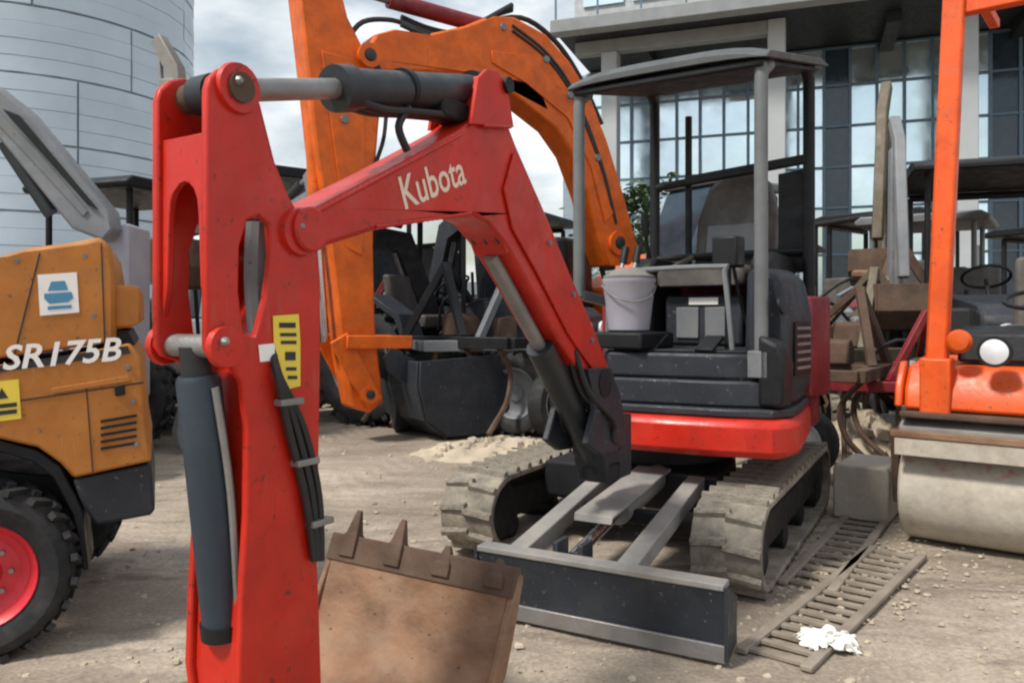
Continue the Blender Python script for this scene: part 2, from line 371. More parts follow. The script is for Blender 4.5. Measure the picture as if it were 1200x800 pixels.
# ------------------------------------------------------------------ buildings
def left_tower():
    cx, cy, rad = -21.3, 36.0, 6.5
    t = thing('round_building', 'tall pale blue round building with thin dark panel joints at left', 'building', (cx, cy, 0))
    MB().lathe([(0, rad - .12), (25, rad - .12)], (cx, cy, 0), (0, 0, 1), 72).build('core', M['joint'], t)
    zs = [.65 * q for q in range(31)] + [21, 23, 25]
    base = math.atan2(-cy, -cx)
    for i in range(len(zs) - 1):
        for k in (-4, -2, 0, 2):
            da = R(62); a0 = base + (k * .5 + .19 + (.30 if (i // 4) in (1, 4) else 0) - (.22 if i > 19 else 0)) * da; m = MB(); vs = []; n = 5; gap = .006
            z0, z1 = zs[i] + (.045 if i % 4 == 0 else .008), zs[i+1] - (.045 if i % 4 == 3 else .008)
            for r_ in (rad - .1, rad + .012 * ((i + k // 2) % 3)):
                for z in (z0, z1):
                    for q in range(n + 1):
                        a = a0 + gap + (da - 2 * gap) * q / n; vs.append((cx + r_ * math.cos(a), cy + r_ * math.sin(a), z))
            k1 = n + 1; fs = []
            for q in range(n):
                fs += [(2*k1+q, 2*k1+q+1, 3*k1+q+1, 3*k1+q), (q, q+1, 2*k1+q+1, 2*k1+q), (k1+q, k1+q+1, 3*k1+q+1, 3*k1+q), (q, q+1, k1+q+1, k1+q)]
            fs += [(0, k1, 3*k1, 2*k1), (n, k1+n, 3*k1+n, 2*k1+n)]
            m.add(vs, fs); m.build('cladding_panel', M['clad'], t)
    MB().lathe([(25, rad + .25), (25.5, rad + .25)], (cx, cy, 0), (0, 0, 1), 72).build('roof_rim', M['column'], t)
left_tower()

def glass_block():
    # facade frame: x runs to the right and nearer along the front, y away
    e = Vector((.94, -.342, 0)); d = Vector((.342, .94, 0)); o = P(650, 60, 24.6); o.z = 0
    FM = frame(o, e, d, (0, 0, 1))
    t = thing('glass_building', 'glass fronted building under a deep concrete canopy slab', 'building', o)
    W = 26.0; ZB, ZT = 9.63, 10.15                      # canopy slab
    MB(FM).box(.0, W, -.5, -.0, ZB + .12, ZT).build('fascia', M['concrete'], t, .03)
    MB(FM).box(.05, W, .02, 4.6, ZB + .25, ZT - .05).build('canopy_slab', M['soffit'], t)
    m = MB(FM)
    MB(FM).box(.4, 6.2, .9, 1.3, ZB - .16, ZB + .24).build('edge_beam', M['concrete'], t, .02)
    for k in range(7):
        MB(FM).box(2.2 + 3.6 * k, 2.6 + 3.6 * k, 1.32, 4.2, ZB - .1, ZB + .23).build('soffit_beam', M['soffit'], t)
    for x in (1.25, 6.2, 11.1, 16.4):
        MB(FM).box(x, x + .5, .85, 1.4, -.1, ZB - .17 if x < 6 else ZB + .24).build('column', M['column'], t, .03)
    # curtain wall set back under the slab
    MB(FM).box(-1, W, 4.32, 4.6, -.1, ZB + .24).build('back_wall', M['joint'], t)
    bay = .78; rows = [0.2, 1.7, 3.2, 4.7, 6.0, 7.3, 8.6, 9.8]
    nb = int(W / bay)
    for i in range(nb):
        x = i * bay
        dark = i in (10, 16, 17, 18)
        for j in range(len(rows) - 1):
            mb = MB(FM @ Matrix.Translation((x + bay/2, 4.1, (rows[j] + rows[j+1]) / 2)) @ Matrix.Rotation(R(random.uniform(-1.0, 1.0)), 4, 'Z') @ Matrix.Rotation(R(random.uniform(-1.2, 1.2)), 4, 'X'))
            mb.box(-bay/2 + .03, bay/2 - .03, -.02, .02, -(rows[j+1]-rows[j])/2 + .03, (rows[j+1]-rows[j])/2 - .03)
            mb.build('pane', M['darkglass'] if dark else M['glass'], t)
    for i in range(nb + 1):
        MB(FM).box(i * bay - .045, i * bay + .045, 3.98, 4.22, 0, 9.8).build('mullion', M['mullion'], t)
    for z in rows:
        MB(FM).box(0, W, 4.0, 4.2, z - .035, z + .035).build('transom', M['mullion'], t)
    # upper floors over the slab
    MB(FM).box(.3, W, 1.2, 5, ZT - .04, 19).build('upper_wall', M['grey'], t)
    for j in range(4):
        for i in range(16):
            MB(FM).box(.6 + 1.6 * i, 1.9 + 1.6 * i, 1.13, 1.195, ZT + .9 + 2.3 * j, ZT + 2.3 + 2.3 * j).build('window', M['glass'], t)
    # parapet with rail
    MB(FM).box(.1, W, -.35, -.25, ZT + .95, ZT + 1.02).build('rail', M['mullion'], t)
    for i in range(20):
        MB(FM).box(.1 + 1.3 * i, .15 + 1.3 * i, -.33, -.27, ZT - .02, ZT + .95).build('rail_post', M['mullion'], t)
glass_block()

def far_wall():
    o = MB().box(-60, 60, 46, 46.4, -.1, 3.2).build('boundary_wall', M['column'], None, .03, loc=(0, 46, 0))
    tag(o, 'low white boundary wall running behind all the machines', 'wall')
far_wall()

def tree(name, c, h, rad, label, n=900, seed=1):
    rnd = random.Random(seed); t = thing(name, label, 'tree', c)
    tr = MB().tube([c + Vector((0, 0, -.05)), c + Vector((.05, 0, h * .4)), c + Vector((0, .1, h * .75))], [h * .035, h * .025, h * .01], 8)
    for k in range(6):
        a = k * 1.05; tr.tube([c + Vector((.03, 0, h * (.35 + .05 * k))), c + Vector((math.cos(a) * rad * .7, math.sin(a) * rad * .7, h * (.55 + .06 * k)))], [h * .012, h * .004], 6)
    tr.build('trunk', M['bark'], t)
    m = MB()
    cl = [Vector((rnd.gauss(0, .45) * rad, rnd.gauss(0, .45) * rad, h * rnd.uniform(.42, .98))) for _ in range(22)]
    for _ in range(n):
        q = rnd.choice(cl) + Vector((rnd.gauss(0, 1), rnd.gauss(0, 1), rnd.gauss(0, .8))) * rad * .2
        a = rnd.random() * 6.28; s = rad * rnd.uniform(.06, .11); u = Vector((math.cos(a), math.sin(a), rnd.uniform(-.6, .6))) * s; v = Vector((-math.sin(a), math.cos(a), rnd.uniform(-.9, .9))) * s * .6
        p = c + q; m.add([p - u, p - v, p + u, p + v], [(0, 1, 2, 3)])
    m.build('crown', M['leaf'], t)
tree('tree', G(742, 418), 5.2, 1.5, 'small dark leafy tree between the machines and the glass building', 1400, 3)
tree('tree', G(640, 412), 3.6, 1.6, 'low green bush-like tree behind the orange boom', 1200, 5)

# ------------------------------------------------------------------ wheels and tracks
def wheel(parent, c, axis, r, wdt, rim_m, lug=True, tyre_m=None, name='wheel', nuts=False):
    """tyre with lugs, dished rim and bolts; axis points outward"""
    c = Vector(c); d = Vector(axis).normalized(); h = wdt / 2
    w_ = MB().lathe([(-h*.8, r*.60), (-h*.95, r*.70), (-h, r*.82), (-h*.86, r*.93), (-h*.5, r*.97), (h*.5, r*.97), (h*.86, r*.93), (h, r*.82), (h*.95, r*.70), (h*.8, r*.60)], c, d, 40, False, True)
    if lug:
        up = Vector((0, 0, 1)); x = d.cross(up).normalized(); y = x.cross(d)
        n = 22
        for k in range(n):
            for sd_ in (-1, 1):
                a = 6.2832 * (k + (.5 if sd_ > 0 else 0)) / n; a2 = a + .16
                def pt(ang, rr, t): return c + (x * math.cos(ang) + y * math.sin(ang)) * rr + d * t
                w_.bar(pt(a, r * .985, sd_ * h * .95), pt(a2, r * .995, sd_ * h * .05), r * .085, r * .075, (x * math.cos(a) + y * math.sin(a)))
    wo_ = w_.build(name, tyre_m or M['rubber'], parent)
    MB().lathe([(h*.80, r*.615), (h*.86, r*.60), (h*.7, r*.54), (h*.45, r*.50), (h*.30, r*.40), (h*.34, r*.22), (h*.5, r*.19), (h*.55, r*.12), (h*.55, .005)], c, d, 40, False).build('rim', rim_m, wo_)
    if nuts:
        up = Vector((0, 0, 1)); x = d.cross(up).normalized(); y = x.cross(d); off = parent_origin(parent); me = MB().lathe([(0, r*.03), (h*.14, r*.03)], (0, 0, 0), d, 6).mesh('wheel_nut', M['steel'])
        for k in range(8):
            a = 6.2832 * k / 8; o = bpy.data.objects.new('wheel_nut', me); C.objects.link(o); o.parent = wo_; o.location = c + (x * math.cos(a) + y * math.sin(a)) * r * .31 + d * h * .31 - off
    return wo_

def track_loop(L_, H_, n_arc=10):
    """closed outline (y,z) of a crawler belt, front at y=0"""
    r = H_ / 2; pts = []
    for k in range(n_arc + 1):
        a = math.pi / 2 + math.pi * k / n_arc; pts.append((r + r * math.cos(a), r + r * math.sin(a)))
    for k in range(n_arc + 1):
        a = -math.pi / 2 + math.pi * k / n_arc; pts.append((L_ - r + r * math.cos(a), r + r * math.sin(a)))
    return pts
def resample(pts, n):
    seg = []; tot = 0
    for i in range(len(pts)):
        a = Vector(pts[i]); b = Vector(pts[(i+1) % len(pts)]); l = (b - a).length; seg.append((a, b, l)); tot += l
    out = []
    for k in range(n):
        t = tot * k / n
        for a, b, l in seg:
            if t <= l: out.append((a.lerp(b, t / l), (b - a).normalized())); break
            t -= l
    return out
def crawler(parent, FM, x0, x1, L_, H_, m_belt, m_frame, lugs=44, lug_parts=True):
    """one crawler track: belt with lugs, frame, idler, sprocket, rollers; FM frame with y to the rear"""
    th = .03; outer = [(y, z + .022) for y, z in track_loop(L_, H_ - .022)]
    inner = [(th + y * (L_ - 2*th) / L_, .022 + th + (z) * (H_ - .022 - 2*th) / (H_ - .022)) for y, z in track_loop(L_, H_ - .022)]
    belt = MB(FM).prism(outer, x0, x1, 'x', holes=[inner]).build('track', m_belt, parent, .006)
    off = parent_origin(parent)
    sm = MB().add([(-.5,-.5,-.03),(.5,-.5,-.03),(.5,.5,-.03),(-.5,.5,-.03),(-.5,-.28,1),(.5,-.28,1),(.5,.28,1),(-.5,.28,1)],
                  [(0,3,2,1),(4,5,6,7),(0,1,5,4),(1,2,6,5),(2,3,7,6),(3,0,4,7)])
    W = x1 - x0
    if lug_parts: me = sm.mesh('lug', m_belt)
    joined = MB()
    for k, (p, d) in enumerate(resample(outer, lugs)):
        nrm = Vector((d.y, -d.x)); 
        cxy = Vector((L_/2, H_/2)); 
        if nrm.dot(p - cxy) < 0: nrm = -nrm
        for half in (0, 1):
            xm = x0 + W * (.27 if half == 0 else .73)
            sk = (.5 if half else 0)
            pp = p + d * (sk * .045)
            m4 = FM @ frame((xm, pp.x, pp.y), (W * .50, (.035 if half else -.035) * d.x, (.035 if half else -.035) * d.y), (0, d.x * .046, d.y * .046), (0, nrm.x * .024, nrm.y * .024))
            if lug_parts:
                o = bpy.data.objects.new('lug', me); C.objects.link(o); o.parent = belt; o.matrix_local = Matrix.Translation(-off) @ m4
            else:
                joined.M = m4; joined.add([(-.5,-.5,-.03),(.5,-.5,-.03),(.5,.5,-.03),(-.5,.5,-.03),(-.5,-.28,1),(.5,-.28,1),(.5,.28,1),(-.5,.28,1)], [(4,5,6,7),(0,1,5,4),(1,2,6,5),(2,3,7,6),(3,0,4,7)])
    if not lug_parts: joined.build('track_lugs', m_belt, belt)
    r = H_ / 2
    fr = MB(FM).prism([(r*.9, r*.75), (L_-r*.9, r*.75), (L_-r*.9, r*1.25), (L_-r*1.5, H_-.10), (r*1.6, H_-.10), (r*.9, r*1.25)], x0 + .05, x1 - .05, 'x')
    fr.build('track_frame', m_frame, parent, .01)
    c0 = FM @ Vector((x0 + .03, 0, 0)); ax = FM.to_3x3() @ Vector((1, 0, 0))
    for nm, y in (('idler', r), ('sprocket', L_ - r)):
        cc = FM @ Vector((x0 + .035, y, r + .01))
        MB().lathe([(0, r*.30), (.01, r*.72), (.03, r*.80), (W-.10, r*.80), (W-.08, r*.72), (W-.07, r*.30)], cc, ax, 26).build(nm, m_frame, parent)
    rm = None
    for k in range(4):
        y = r * 1.55 + (L_ - 3.1 * r) * k / 3; cc = FM @ Vector((x0 + .04, y, .115))
        MB().lathe([(0, .03), (.01, .065), (W - .09, .065), (W - .08, .03)], cc, ax, 16).build('track_roller', m_frame, parent)
    return belt

# ------------------------------------------------------------------ the red mini excavator in front
def red_excavator():
    # undercarriage frame: x to the viewer's right, y to the rear
    yaw = R(29); r_ = Vector((math.cos(yaw), -math.sin(yaw), 0)); d_ = Vector((math.sin(yaw), math.cos(yaw), 0))
    fo = G(905, 705)                                     # outer front corner of the right-hand track
    root_loc = fo - r_ * .82 + d_ * 1.0
    t = thing('mini_excavator', 'red mini excavator with grey four post canopy, boom raised and rusty bucket curled in front', 'excavator', root_loc)
    UM = frame(fo - r_ * 1.66, r_, d_, (0, 0, 1)) @ Matrix.Translation((0, -.13, 0))
    TW, TL, TH = .31, 2.16, .415
    crawler(t, UM, 1.33, 1.33 + TW, TL, TH, M['track'], M['black'], 36)
    crawler(t, UM, 0, TW, TL, TH, M['track'], M['black'], 36)
    MB(UM).prism([(.33, .55), (1.31, .55), (1.31, .95), (1.12, 1.7), (.52, 1.7), (.33, .95)], .24, .44, 'z').build('carbody', M['black'], t, .02)
    MB(UM).lathe([(.44, .40), (.56, .40), (.562, .36), (.60, .36)], (.82, 1.1, 0), (0, 0, 1), 32).build('slew_ring', M['black'], t)
    # dozer blade
    bl = MB(UM)
    prof = [(-.60, .025), (-.575, .02), (-.555, .09), (-.550, .19), (-.565, .245), (-.60, .27), (-.625, .268), (-.605, .19), (-.612, .09)]
    bl.prism([(y, z) for y, z in prof], .60, 1.65, 'x'); bo = bl.build('blade', M['slate'], t, .006)
    MB(UM).box(.61, 1.64, -.63, -.545, .268, .292).build('top_rail', M['dusty'], bo, .005)
    MB(UM).box(.605, 1.645, -.628, -.612, .012, .075).build('cutting_edge', M['steel'], bo, .003)
    for x in (.598, 1.642): MB(UM).prism([(-.63, .02), (-.50, .05), (-.50, .22), (-.63, .285)], x, x + .014, 'x').build('end_plate', M['slate'], bo)
    for x in (.76, 1.24):
        MB(UM).bar((x, -.56, .245), (x - .04, .60, .40), .085, .075).build('blade_arm', M['dusty'], t, .006)
    MB(UM).bar((.76, .1, .31), (1.2, .1, .31), .05, .06).build('cross_brace', M['black'], t, .005)
    MB(UM).tube([(.98, .62, .40), (.98, .02, .335)], .062, 18).build('blade_cylinder', M['dusty'], t)
    MB(UM).tube([(.98, .03, .335), (.99, -.50, .26)], .026, 14).build('blade_cylinder_rod', M['chrome'], t)
    cg = MB(UM); cg.prism([(.55, .46), (-.26, .385), (-.27, .35), (-.25, .372), (.55, .445)], .89, 1.07, 'x'); cg.build('cylinder_guard', M['dusty'], t, .004)
    for x in (.935, 1.045): MB(UM).box(x - .012, x + .012, -.55, -.44, .16, .33).build('cylinder_lug', M['slate'], t, .004)

    # upper structure: frame at the front right canopy post
    ya = R(38.3); ur = Vector((math.cos(ya), -math.sin(ya), 0)); ud = Vector((math.sin(ya), math.cos(ya), 0))
    FR = P(892, 60, 3.9); FR.z = 0
    S = frame(FR, ur, ud, (0, 0, 1))
    def plan(l): return [(P(px, 0, Y).x, P(px, 0, Y).y) for px, Y in l]
    skirt = plan([(700, 4.12), (735, 4.02), (790, 3.90), (850, 3.80), (905, 3.73), (925, 3.76), (938, 3.86), (943, 4.05), (950, 4.5), (900, 5.4), (740, 5.3), (690, 4.6)])
    MB().prism(skirt, .575, .755, 'z').build('front_apron', M['red'], t, .035)
    deck = plan([(704, 4.16), (850, 3.86), (905, 3.80), (930, 3.88), (940, 4.1), (948, 4.5), (900, 5.35), (740, 5.25), (695, 4.6)])
    MB().prism(deck, .758, .80, 'z').build('deck_rim', M['slate'], t, .01)
    fl = plan([(708, 4.20), (845, 3.92), (897, 3.87), (922, 3.95), (935, 4.15), (945, 4.5), (900, 5.3), (742, 5.2), (700, 4.6)])
    MB().prism(fl, .803, .93, 'z').build('floor_box', M['slate'], t, .012)
    fm = plan([(712, 4.24), (845, 3.97), (890, 3.93), (905, 4.4), (880, 5.0), (745, 4.95), (708, 4.6)])
    MB().prism(fm, .933, 1.06, 'z').build('floor_step', M['slate'], t, .015)
    mt = plan([(722, 4.30), (845, 4.02), (882, 3.99), (895, 4.4), (870, 4.9), (750, 4.85), (718, 4.6)])
    MB().prism(mt, 1.063, 1.075, 'z').build('floor_mat', M['rubber'], t, .004)
    # toe plate and pedals
    for x in (-.74, -.60, -.28):
        MB(S @ Matrix.Translation((x, .03, 1.10)) @ Matrix.Rotation(R(25), 4, 'X')).box(-.05, .05, -.08, .08, 0, .018).build('pedal', M['black'], t, .004)
    # engine hood and counterweight behind the seat
    hood = []
    cx, cy = .40, 1.10
    cc = S @ Vector((-.66, .86, 0))
    def arc(rad, a0, a1, n=18, sx=1.):
        out = []
        for k in range(n + 1):
            a = R(a0 + (a1 - a0) * k / n); q = S.to_3x3() @ Vector((math.cos(a) * rad * sx, math.sin(a) * rad, 0)); out.append((cc.x + q.x, cc.y + q.y))
        return out
    body = arc(.70, -14, 194)
    MB().prism(body, .80, 1.36, 'z').build('engine_bonnet', M['darkred'], t, .13)
    MB().prism(arc(.64, -20, 200), .62, .797, 'z').build('counterweight', M['darkred'], t, .05)
    MB().prism(arc(.62, 0, 180), 1.363, 1.43, 'z').build('bonnet_lid', M['darkred'], t, .03)
    # right-hand side cover (fuel and hydraulic tank)
    MB(S).prism([(-.14, .80), (.02, .80), (.08, .90), (.09, 1.26), (.05, 1.44), (-.04, 1.50), (-.12, 1.48)], .10, .50, 'y').build('side_cover', M['slate'], t, .03)
    MB(S).prism([(.0, .81), (.12, .81), (.13, 1.02), (.10, 1.12), (.0, 1.16)], -.05, .098, 'y').build('tool_box', M['black'], t, .02)
    MB(S).box(.085, .097, .2, .44, .95, 1.22).build('vent_grille', M['black'], t)
    for k in range(6): MB(S).box(.098, .104, .22, .42, .98 + .04 * k, .995 + .04 * k).build('vent_slat', M['midgrey'], t)
    # seat
    MB(S).box(-.78, -.30, .50, .95, 1.078, 1.37).build('seat_base', M['slate'], t, .02)
    MB(S).box(-.70, -.56, .488, .4985, 1.12, 1.30).build('seat_base_hatch', M['midgrey'], t, .004)
    MB(S).box(-.52, -.38, .488, .4985, 1.12, 1.30).build('seat_base_hatch', M['midgrey'], t, .004)
    SM = S @ Matrix.Translation((-.53, .66, 1.42))
    MB(SM).prism([(-.27, .0), (.27, .0), (.27, .09), (.22, .12), (-.22, .12), (-.27, .09)], -.24, .24).build('seat_cushion', M['seat'], t, .035)
    BM_ = SM @ Matrix.Translation((0, .26, .05)) @ Matrix.Rotation(R(-11), 4, 'X')
    MB(BM_).prism([(-.25, 0), (.25, 0), (.26, .38), (.20, .60), (.12, .68), (-.12, .68), (-.20, .60), (-.26, .38)], -.05, .06).build('backrest', M['seat'], t, .035)
    MB(BM_).box(-.17, .17, -.062, -.052, .12, .34).build('backrest_pad', M['midgrey'], t, .004)
    MB(SM).tube([(-.20, -.2, .1), (-.24, .06, .16), (-.22, .25, .22)], .018, 8).build('seat_belt', M['tan'], t)
    # armrest consoles with joysticks
    for sx in (-1, 1):
        AM = S @ Matrix.Translation((-.53 + sx * .36, .50, 1.08))
        co = MB(AM).prism([(-.06, 0), (.30, 0), (.34, .44), (.30, .50), (-.02, .52), (-.08, .46)], -.06, .06, 'x').build('control_console', M['black'], t, .02)
        MB(AM).tube([(0, .02, .50), (0, -.02, .60), (0, -.03, .66)], [.014, .012, .012], 10).build('joystick', M['black'], co)
        MB(AM).tube([(0, -.03, .65), (0, -.045, .73), (0, -.045, .78)], [.022, .026, .02], 10).build('joystick_grip', M['black'], co)
    pb_ = P(737, 380, 4.35)
    MB(frame((pb_.x, pb_.y, 0), ur, ud, (0, 0, 1))).box(-.17, .17, -.17, .2, 1.077, 1.163).build('foot_rest', M['black'], t, .012)
    # travel levers and grab rail
    for x in (-.80, -.72):
        MB(S).tube([(x, .02, 1.07), (x, -.02, 1.36), (x, .06, 1.58)], .0125, 8).build('travel_lever', M['steel'], t)
        MB(S).tube([(x, .045, 1.54), (x, .075, 1.63)], .021, 10).build('lever_grip', M['black'], t)
    MB(S).tube([(-.90, .05, 1.07), (-.88, .03, 1.44), (-.84, .03, 1.49), (-.24, .03, 1.50), (-.20, .03, 1.45), (-.16, .03, 1.08)], .014, 8).build('grab_rail', M['midgrey'], t)
    MB(S).box(-.30, -.16, .09, .20, 1.50, 1.66).build('display_unit', M['black'], t, .012)
    MB(S).tube([(-.23, .14, 1.08), (-.23, .14, 1.50)], .018, 8).build('display_stand', M['black'], t)
    for x in (-.96, -.86, -.50, -.42, -.34):
        MB(S).lathe([(0, .011), (.008, .009)], (x, -.062, 1.02), (0, -1, 0), 6).build('bolt', M['midgrey'], t)
    MB(S).tube([(-.98, .2, 1.06), (-1.02, .3, 1.25), (-.96, .45, 1.38), (-.90, .6, 1.2), (-.92, .7, 1.0)], .014, 8).build('cable', M['hose'], t)
    MB(S).tube([(-.16, .3, 1.10), (-.20, .25, 1.3), (-.22, .18, 1.52)], .01, 8).build('cable', M['hose'], t)
    MB(S).lathe([(0, .045), (.012, .045), (.014, .03)], (.078, .05, 1.30), (1, 0, .2), 16).build('filler_cap', M['black'], t)
    MB(S).box(-.62, -.44, .49, .498, 1.315, 1.355).build('white_label', M['letter'], t)
    # canopy: posts bend over into the roof frame
    def roofz(x, y): return 2.505 + .035 * (-x / 1.08) + .16 * (y / .82)
    for x, y, fx, fy, m_ in ((-1.06, 0, 0, .06, 'post'), (0, 0, 0, .06, 'post'), (-1.04, .86, 0, -.05, 'black'), (-.03, .80, 0, -.05, 'black')):
        z0 = 1.0 if y < .5 and x < -.5 else (1.05 if y < .5 else .80)
        bot = {0: .0}.get(0)
        z1 = roofz(x, y)
        if x < -.5 and y < .5: z0 = 1.36
        pts = [(x, y, z0), (x, y, z1 - .16), (x, y + fy * .35, z1 - .06), (x, y + fy * 1.6, z1 - .01)]
        MB(S).tube(pts, .033, 14).build('canopy_post', M[m_], t)
    # lower bracket of the left front post
    MB(S).bar((-1.06, .0, 1.37), (-1.06, .42, 1.32), .07, .05).build('post_bracket', M['midgrey'], t, .004)
    MB(S).bar((-1.06, .40, 1.33), (-1.06, .40, .9), .06, .06).build('post_bracket', M['midgrey'], t, .004)
    MB(S).bar((0, .0, 1.08), (0, .0, .95), .10, .10).build('post_foot', M['midgrey'], t, .004)
    rp = MB(S); n = 12; vs = []; fs = []
    xs = [-1.10 + 1.155 * i / n for i in range(n + 1)]; ys = [-.07, -.02, .25, .50, .76, .88]
    for top in (0, 1):
        for y in ys:
            for x in xs:
                u = (x + .522) / .58; crown = .05 * (1 - u ** 4); e_ = .03 if y in (ys[0], ys[-1]) else 0
                vs.append((x, y, roofz(x, y) + (.03 + crown - e_ if top else -.005 + crown * .4)))
    nx = n + 1; ny = len(ys); T0 = nx * ny
    for j in range(ny - 1):
        for i in range(n):
            a = j*nx+i; fs += [(a, a+1, a+nx+1, a+nx), (T0+a, T0+a+1, T0+a+nx+1, T0+a+nx)]
    for i in range(n): fs += [(i, i+1, T0+i+1, T0+i), ((ny-1)*nx+i, (ny-1)*nx+i+1, T0+(ny-1)*nx+i+1, T0+(ny-1)*nx+i)]
    for j in range(ny - 1): fs += [(j*nx, j*nx+nx, T0+j*nx+nx, T0+j*nx), (j*nx+n, j*nx+nx+n, T0+j*nx+nx+n, T0+j*nx+n)]
    rp.add(vs, fs).build('canopy_roof', M['roofpaint'], t, .01)
    MB(S).prism([(-1.07, roofz(-1.07, 0) - .012), (.025, roofz(.025, 0) - .012), (.025, roofz(.025, 0) - .05), (-1.07, roofz(-1.07, 0) - .05)], -.05, -.02).build('roof_front_trim', M['black'], t, .012)
    MB(S).add([(x_, y_, roofz(x_, y_) - dz_) for dz_ in (.012, .03) for y_ in (-.018, .84) for x_ in (-1.06, .015)], [(0,1,3,2),(4,5,7,6),(0,1,5,4),(2,3,7,6),(0,2,6,4),(1,3,7,5)]).build('roof_lining', M['soffit'], t)
    MB(S).tube([(-1.04, .86, 2.08), (-.03, .80, 2.14)], .026, 10).build('rear_crossbar', M['black'], t)
    MB(S).tube([(-1.04, .86, 1.62), (-.03, .80, 1.62)], .022, 10).build('rear_crossbar', M['black'], t)
    MB(S).tube([(-.82, .90, 1.5), (-.82, .90, 2.52)], .022, 10).build('exhaust_stay', M['black'], t)
    MB(S).bar((-.80, .82, 2.10), (-.04, .78, 2.14), .03, .05).build('guard_bar', M['black'], t, .004)
    MB(S).prism([(-.22, 1.5), (-.02, 1.5), (-.02, 2.1), (-.22, 2.08)], .84, .86).build('rear_screen_frame', M['black'], t)
    
    # ---- working equipment, traced in the boom's own vertical plane
    RT = P(700, 455, 3.55); ST = P(345, 275, 2.05)
    BP = Plane((RT.x, RT.y), (ST.x - RT.x, ST.y - RT.y)); B = BP.M
    HB = .075                                           # half width of the boom
    face = [(345, 268), (352, 250), (364, 246), (460, 197), (540, 152), (556, 140), (560, 100), (566, 88), (578, 88), (588, 104), (594, 140), (606, 172),
            (640, 250), (668, 318), (700, 392), (716, 436), (712, 462), (695, 466), (684, 440), (655, 398), (618, 330), (590, 282), (574, 262), (556, 252), (520, 256), (440, 270), (372, 292), (352, 290)]
    pf = BP.tr(face, HB)
    bo = MB(B).prism(pf, -HB, HB).build('boom', M['red'], t, .012)
    # stiffening plates, proud of the box section
    lo = BP.tr([(600, 178), (628, 240), (660, 312), (694, 394), (706, 432), (697, 440), (664, 392), (628, 322), (598, 268), (588, 222)], HB)
    MB(B).prism(lo, HB + .002, HB + .012).build('boom_side_plate', M['red'], bo, .004)
    for wx in (-HB - .03, HB + .004): pass
    MB(B).lathe([(-HB - .05, .05), (-HB - .045, .055), (HB + .045, .055), (HB + .05, .05)], (*[BP.at(350, 270, HB)[0], 0], BP.at(350, 270, HB)[1]), (0, 1, 0), 20).build('boom_tip_boss', M['red'], bo)
    pk = BP.at(700, 448, HB)
    MB(B).lathe([(-HB - .04, .06), (HB + .04, .06)], (pk[0], 0, pk[1]), (0, 1, 0), 20).build('boom_foot_pin', M['black'], bo)
    a = BP.at(473, 246, HB); c = BP.at(551, 212, HB)
    xd = Vector((c[0] - a[0], 0, c[1] - a[1])); ln = xd.length; xd.normalize(); yd = Vector((0, 1, 0)).cross(xd)
    yd = -yd if yd.z < 0 else yd
    TM = B @ frame((a[0], HB, a[1]), xd, yd, (0, 1, 0))
    text_part('Kubota', .094, TM, M['cream'], bo, 'lettering', bold=.012, xs=ln / (.094 / .7 * 3.16))
    # arm cylinder on top of the boom
    p0 = BP.at(278, 106); p1 = BP.at(400, 104); p2 = BP.at(560, 108); p1b = BP.at(392, 104)
    def v(q, w_=0.): return Vector((q[0], w_, q[1]))
    cy_ = MB(B).tube([v(p1), v(p2)], .056, 22); cy_.tube([v(p1b), v(BP.at(410, 104))], .064, 22); ac = cy_.build('arm_cylinder', M['cyl'], t)
    MB(B).tube([v(p0), v(p1)], .028, 16).build('arm_cylinder_rod', M['steel'], t)
    MB(B).box(*sorted((BP.at(505, 120)[0], BP.at(552, 120)[0])), -.05, .05, BP.at(530, 146)[1], BP.at(530, 122)[1]).build('hose_block', M['black'], ac, .012)
    for q in (-.035, .0, .035):
        MB(B).tube([v(BP.at(405, 118), q), v(BP.at(440, 130), q), v(BP.at(480, 133), q), v(BP.at(540, 140), q), v(BP.at(556, 150), q)], .011, 8).build('hose', M['hose'], ac)
    MB(B).tube([v(BP.at(470, 128), .03), v(BP.at(458, 150), .03), v(BP.at(468, 178), .03)], .012, 8).build('hose', M['hose'], ac)
    # boom bracket (two ears holding the cylinder)
    ear = BP.tr([(548, 146), (556, 92), (566, 82), (579, 83), (590, 102), (598, 150)], HB)
    for w0 in (HB + .001, -HB - .016): MB(B).prism(ear, w0, w0 + .015).build('cylinder_bracket', M['red'], bo, .003)
    MB(B).tube([v(BP.at(568, 105), -HB - .03), v(BP.at(568, 105), HB + .03)], .028, 14).build('pin', M['black'], bo)
    # boom cylinder under the boom and swing bracket at its foot
    q0 = BP.at(694, 530); q1 = BP.at(632, 405); q2 = BP.at(575, 300)
    MB(B).tube([v(q0), v(q1)], .055, 18).build('boom_cylinder', M['cyl'], t)
    MB(B).tube([v(q1), v(q2)], .027, 14).build('boom_cylinder_rod', M['steel'], t)
    MB(B).prism([q2, (q2[0] + .1, q2[1] + .16), (q2[0] - .12, q2[1] + .12)], -.07, .07).build('cylinder_mount', M['red'], t, .006)
    sw = BP.tr([(688, 432), (714, 430), (726, 466), (732, 505), (722, 528), (700, 532), (686, 520), (696, 480)], .10)
    for w0 in (-.105, .08): MB(B).prism(sw, w0, w0 + .03).build('swing_bracket', M['slate'], t, .006)
    s0, z0 = BP.at(712, 520, .1)
    MB(B).prism([(s0 - .32, .52), (s0 - .06, .52), (s0 + .03, .74), (s0 - .02, .84), (s0 - .32, .80)], -.075, .075).build('swing_post', M['slate'], t, .012)
    for zz in (.54, .70): MB(B).lathe([(0, .095), (.06, .095)], (s0 - .12, 0, zz), (0, 0, 1), 20).build('swing_pin_boss', M['black'], t)
    rnd = random.Random(4)
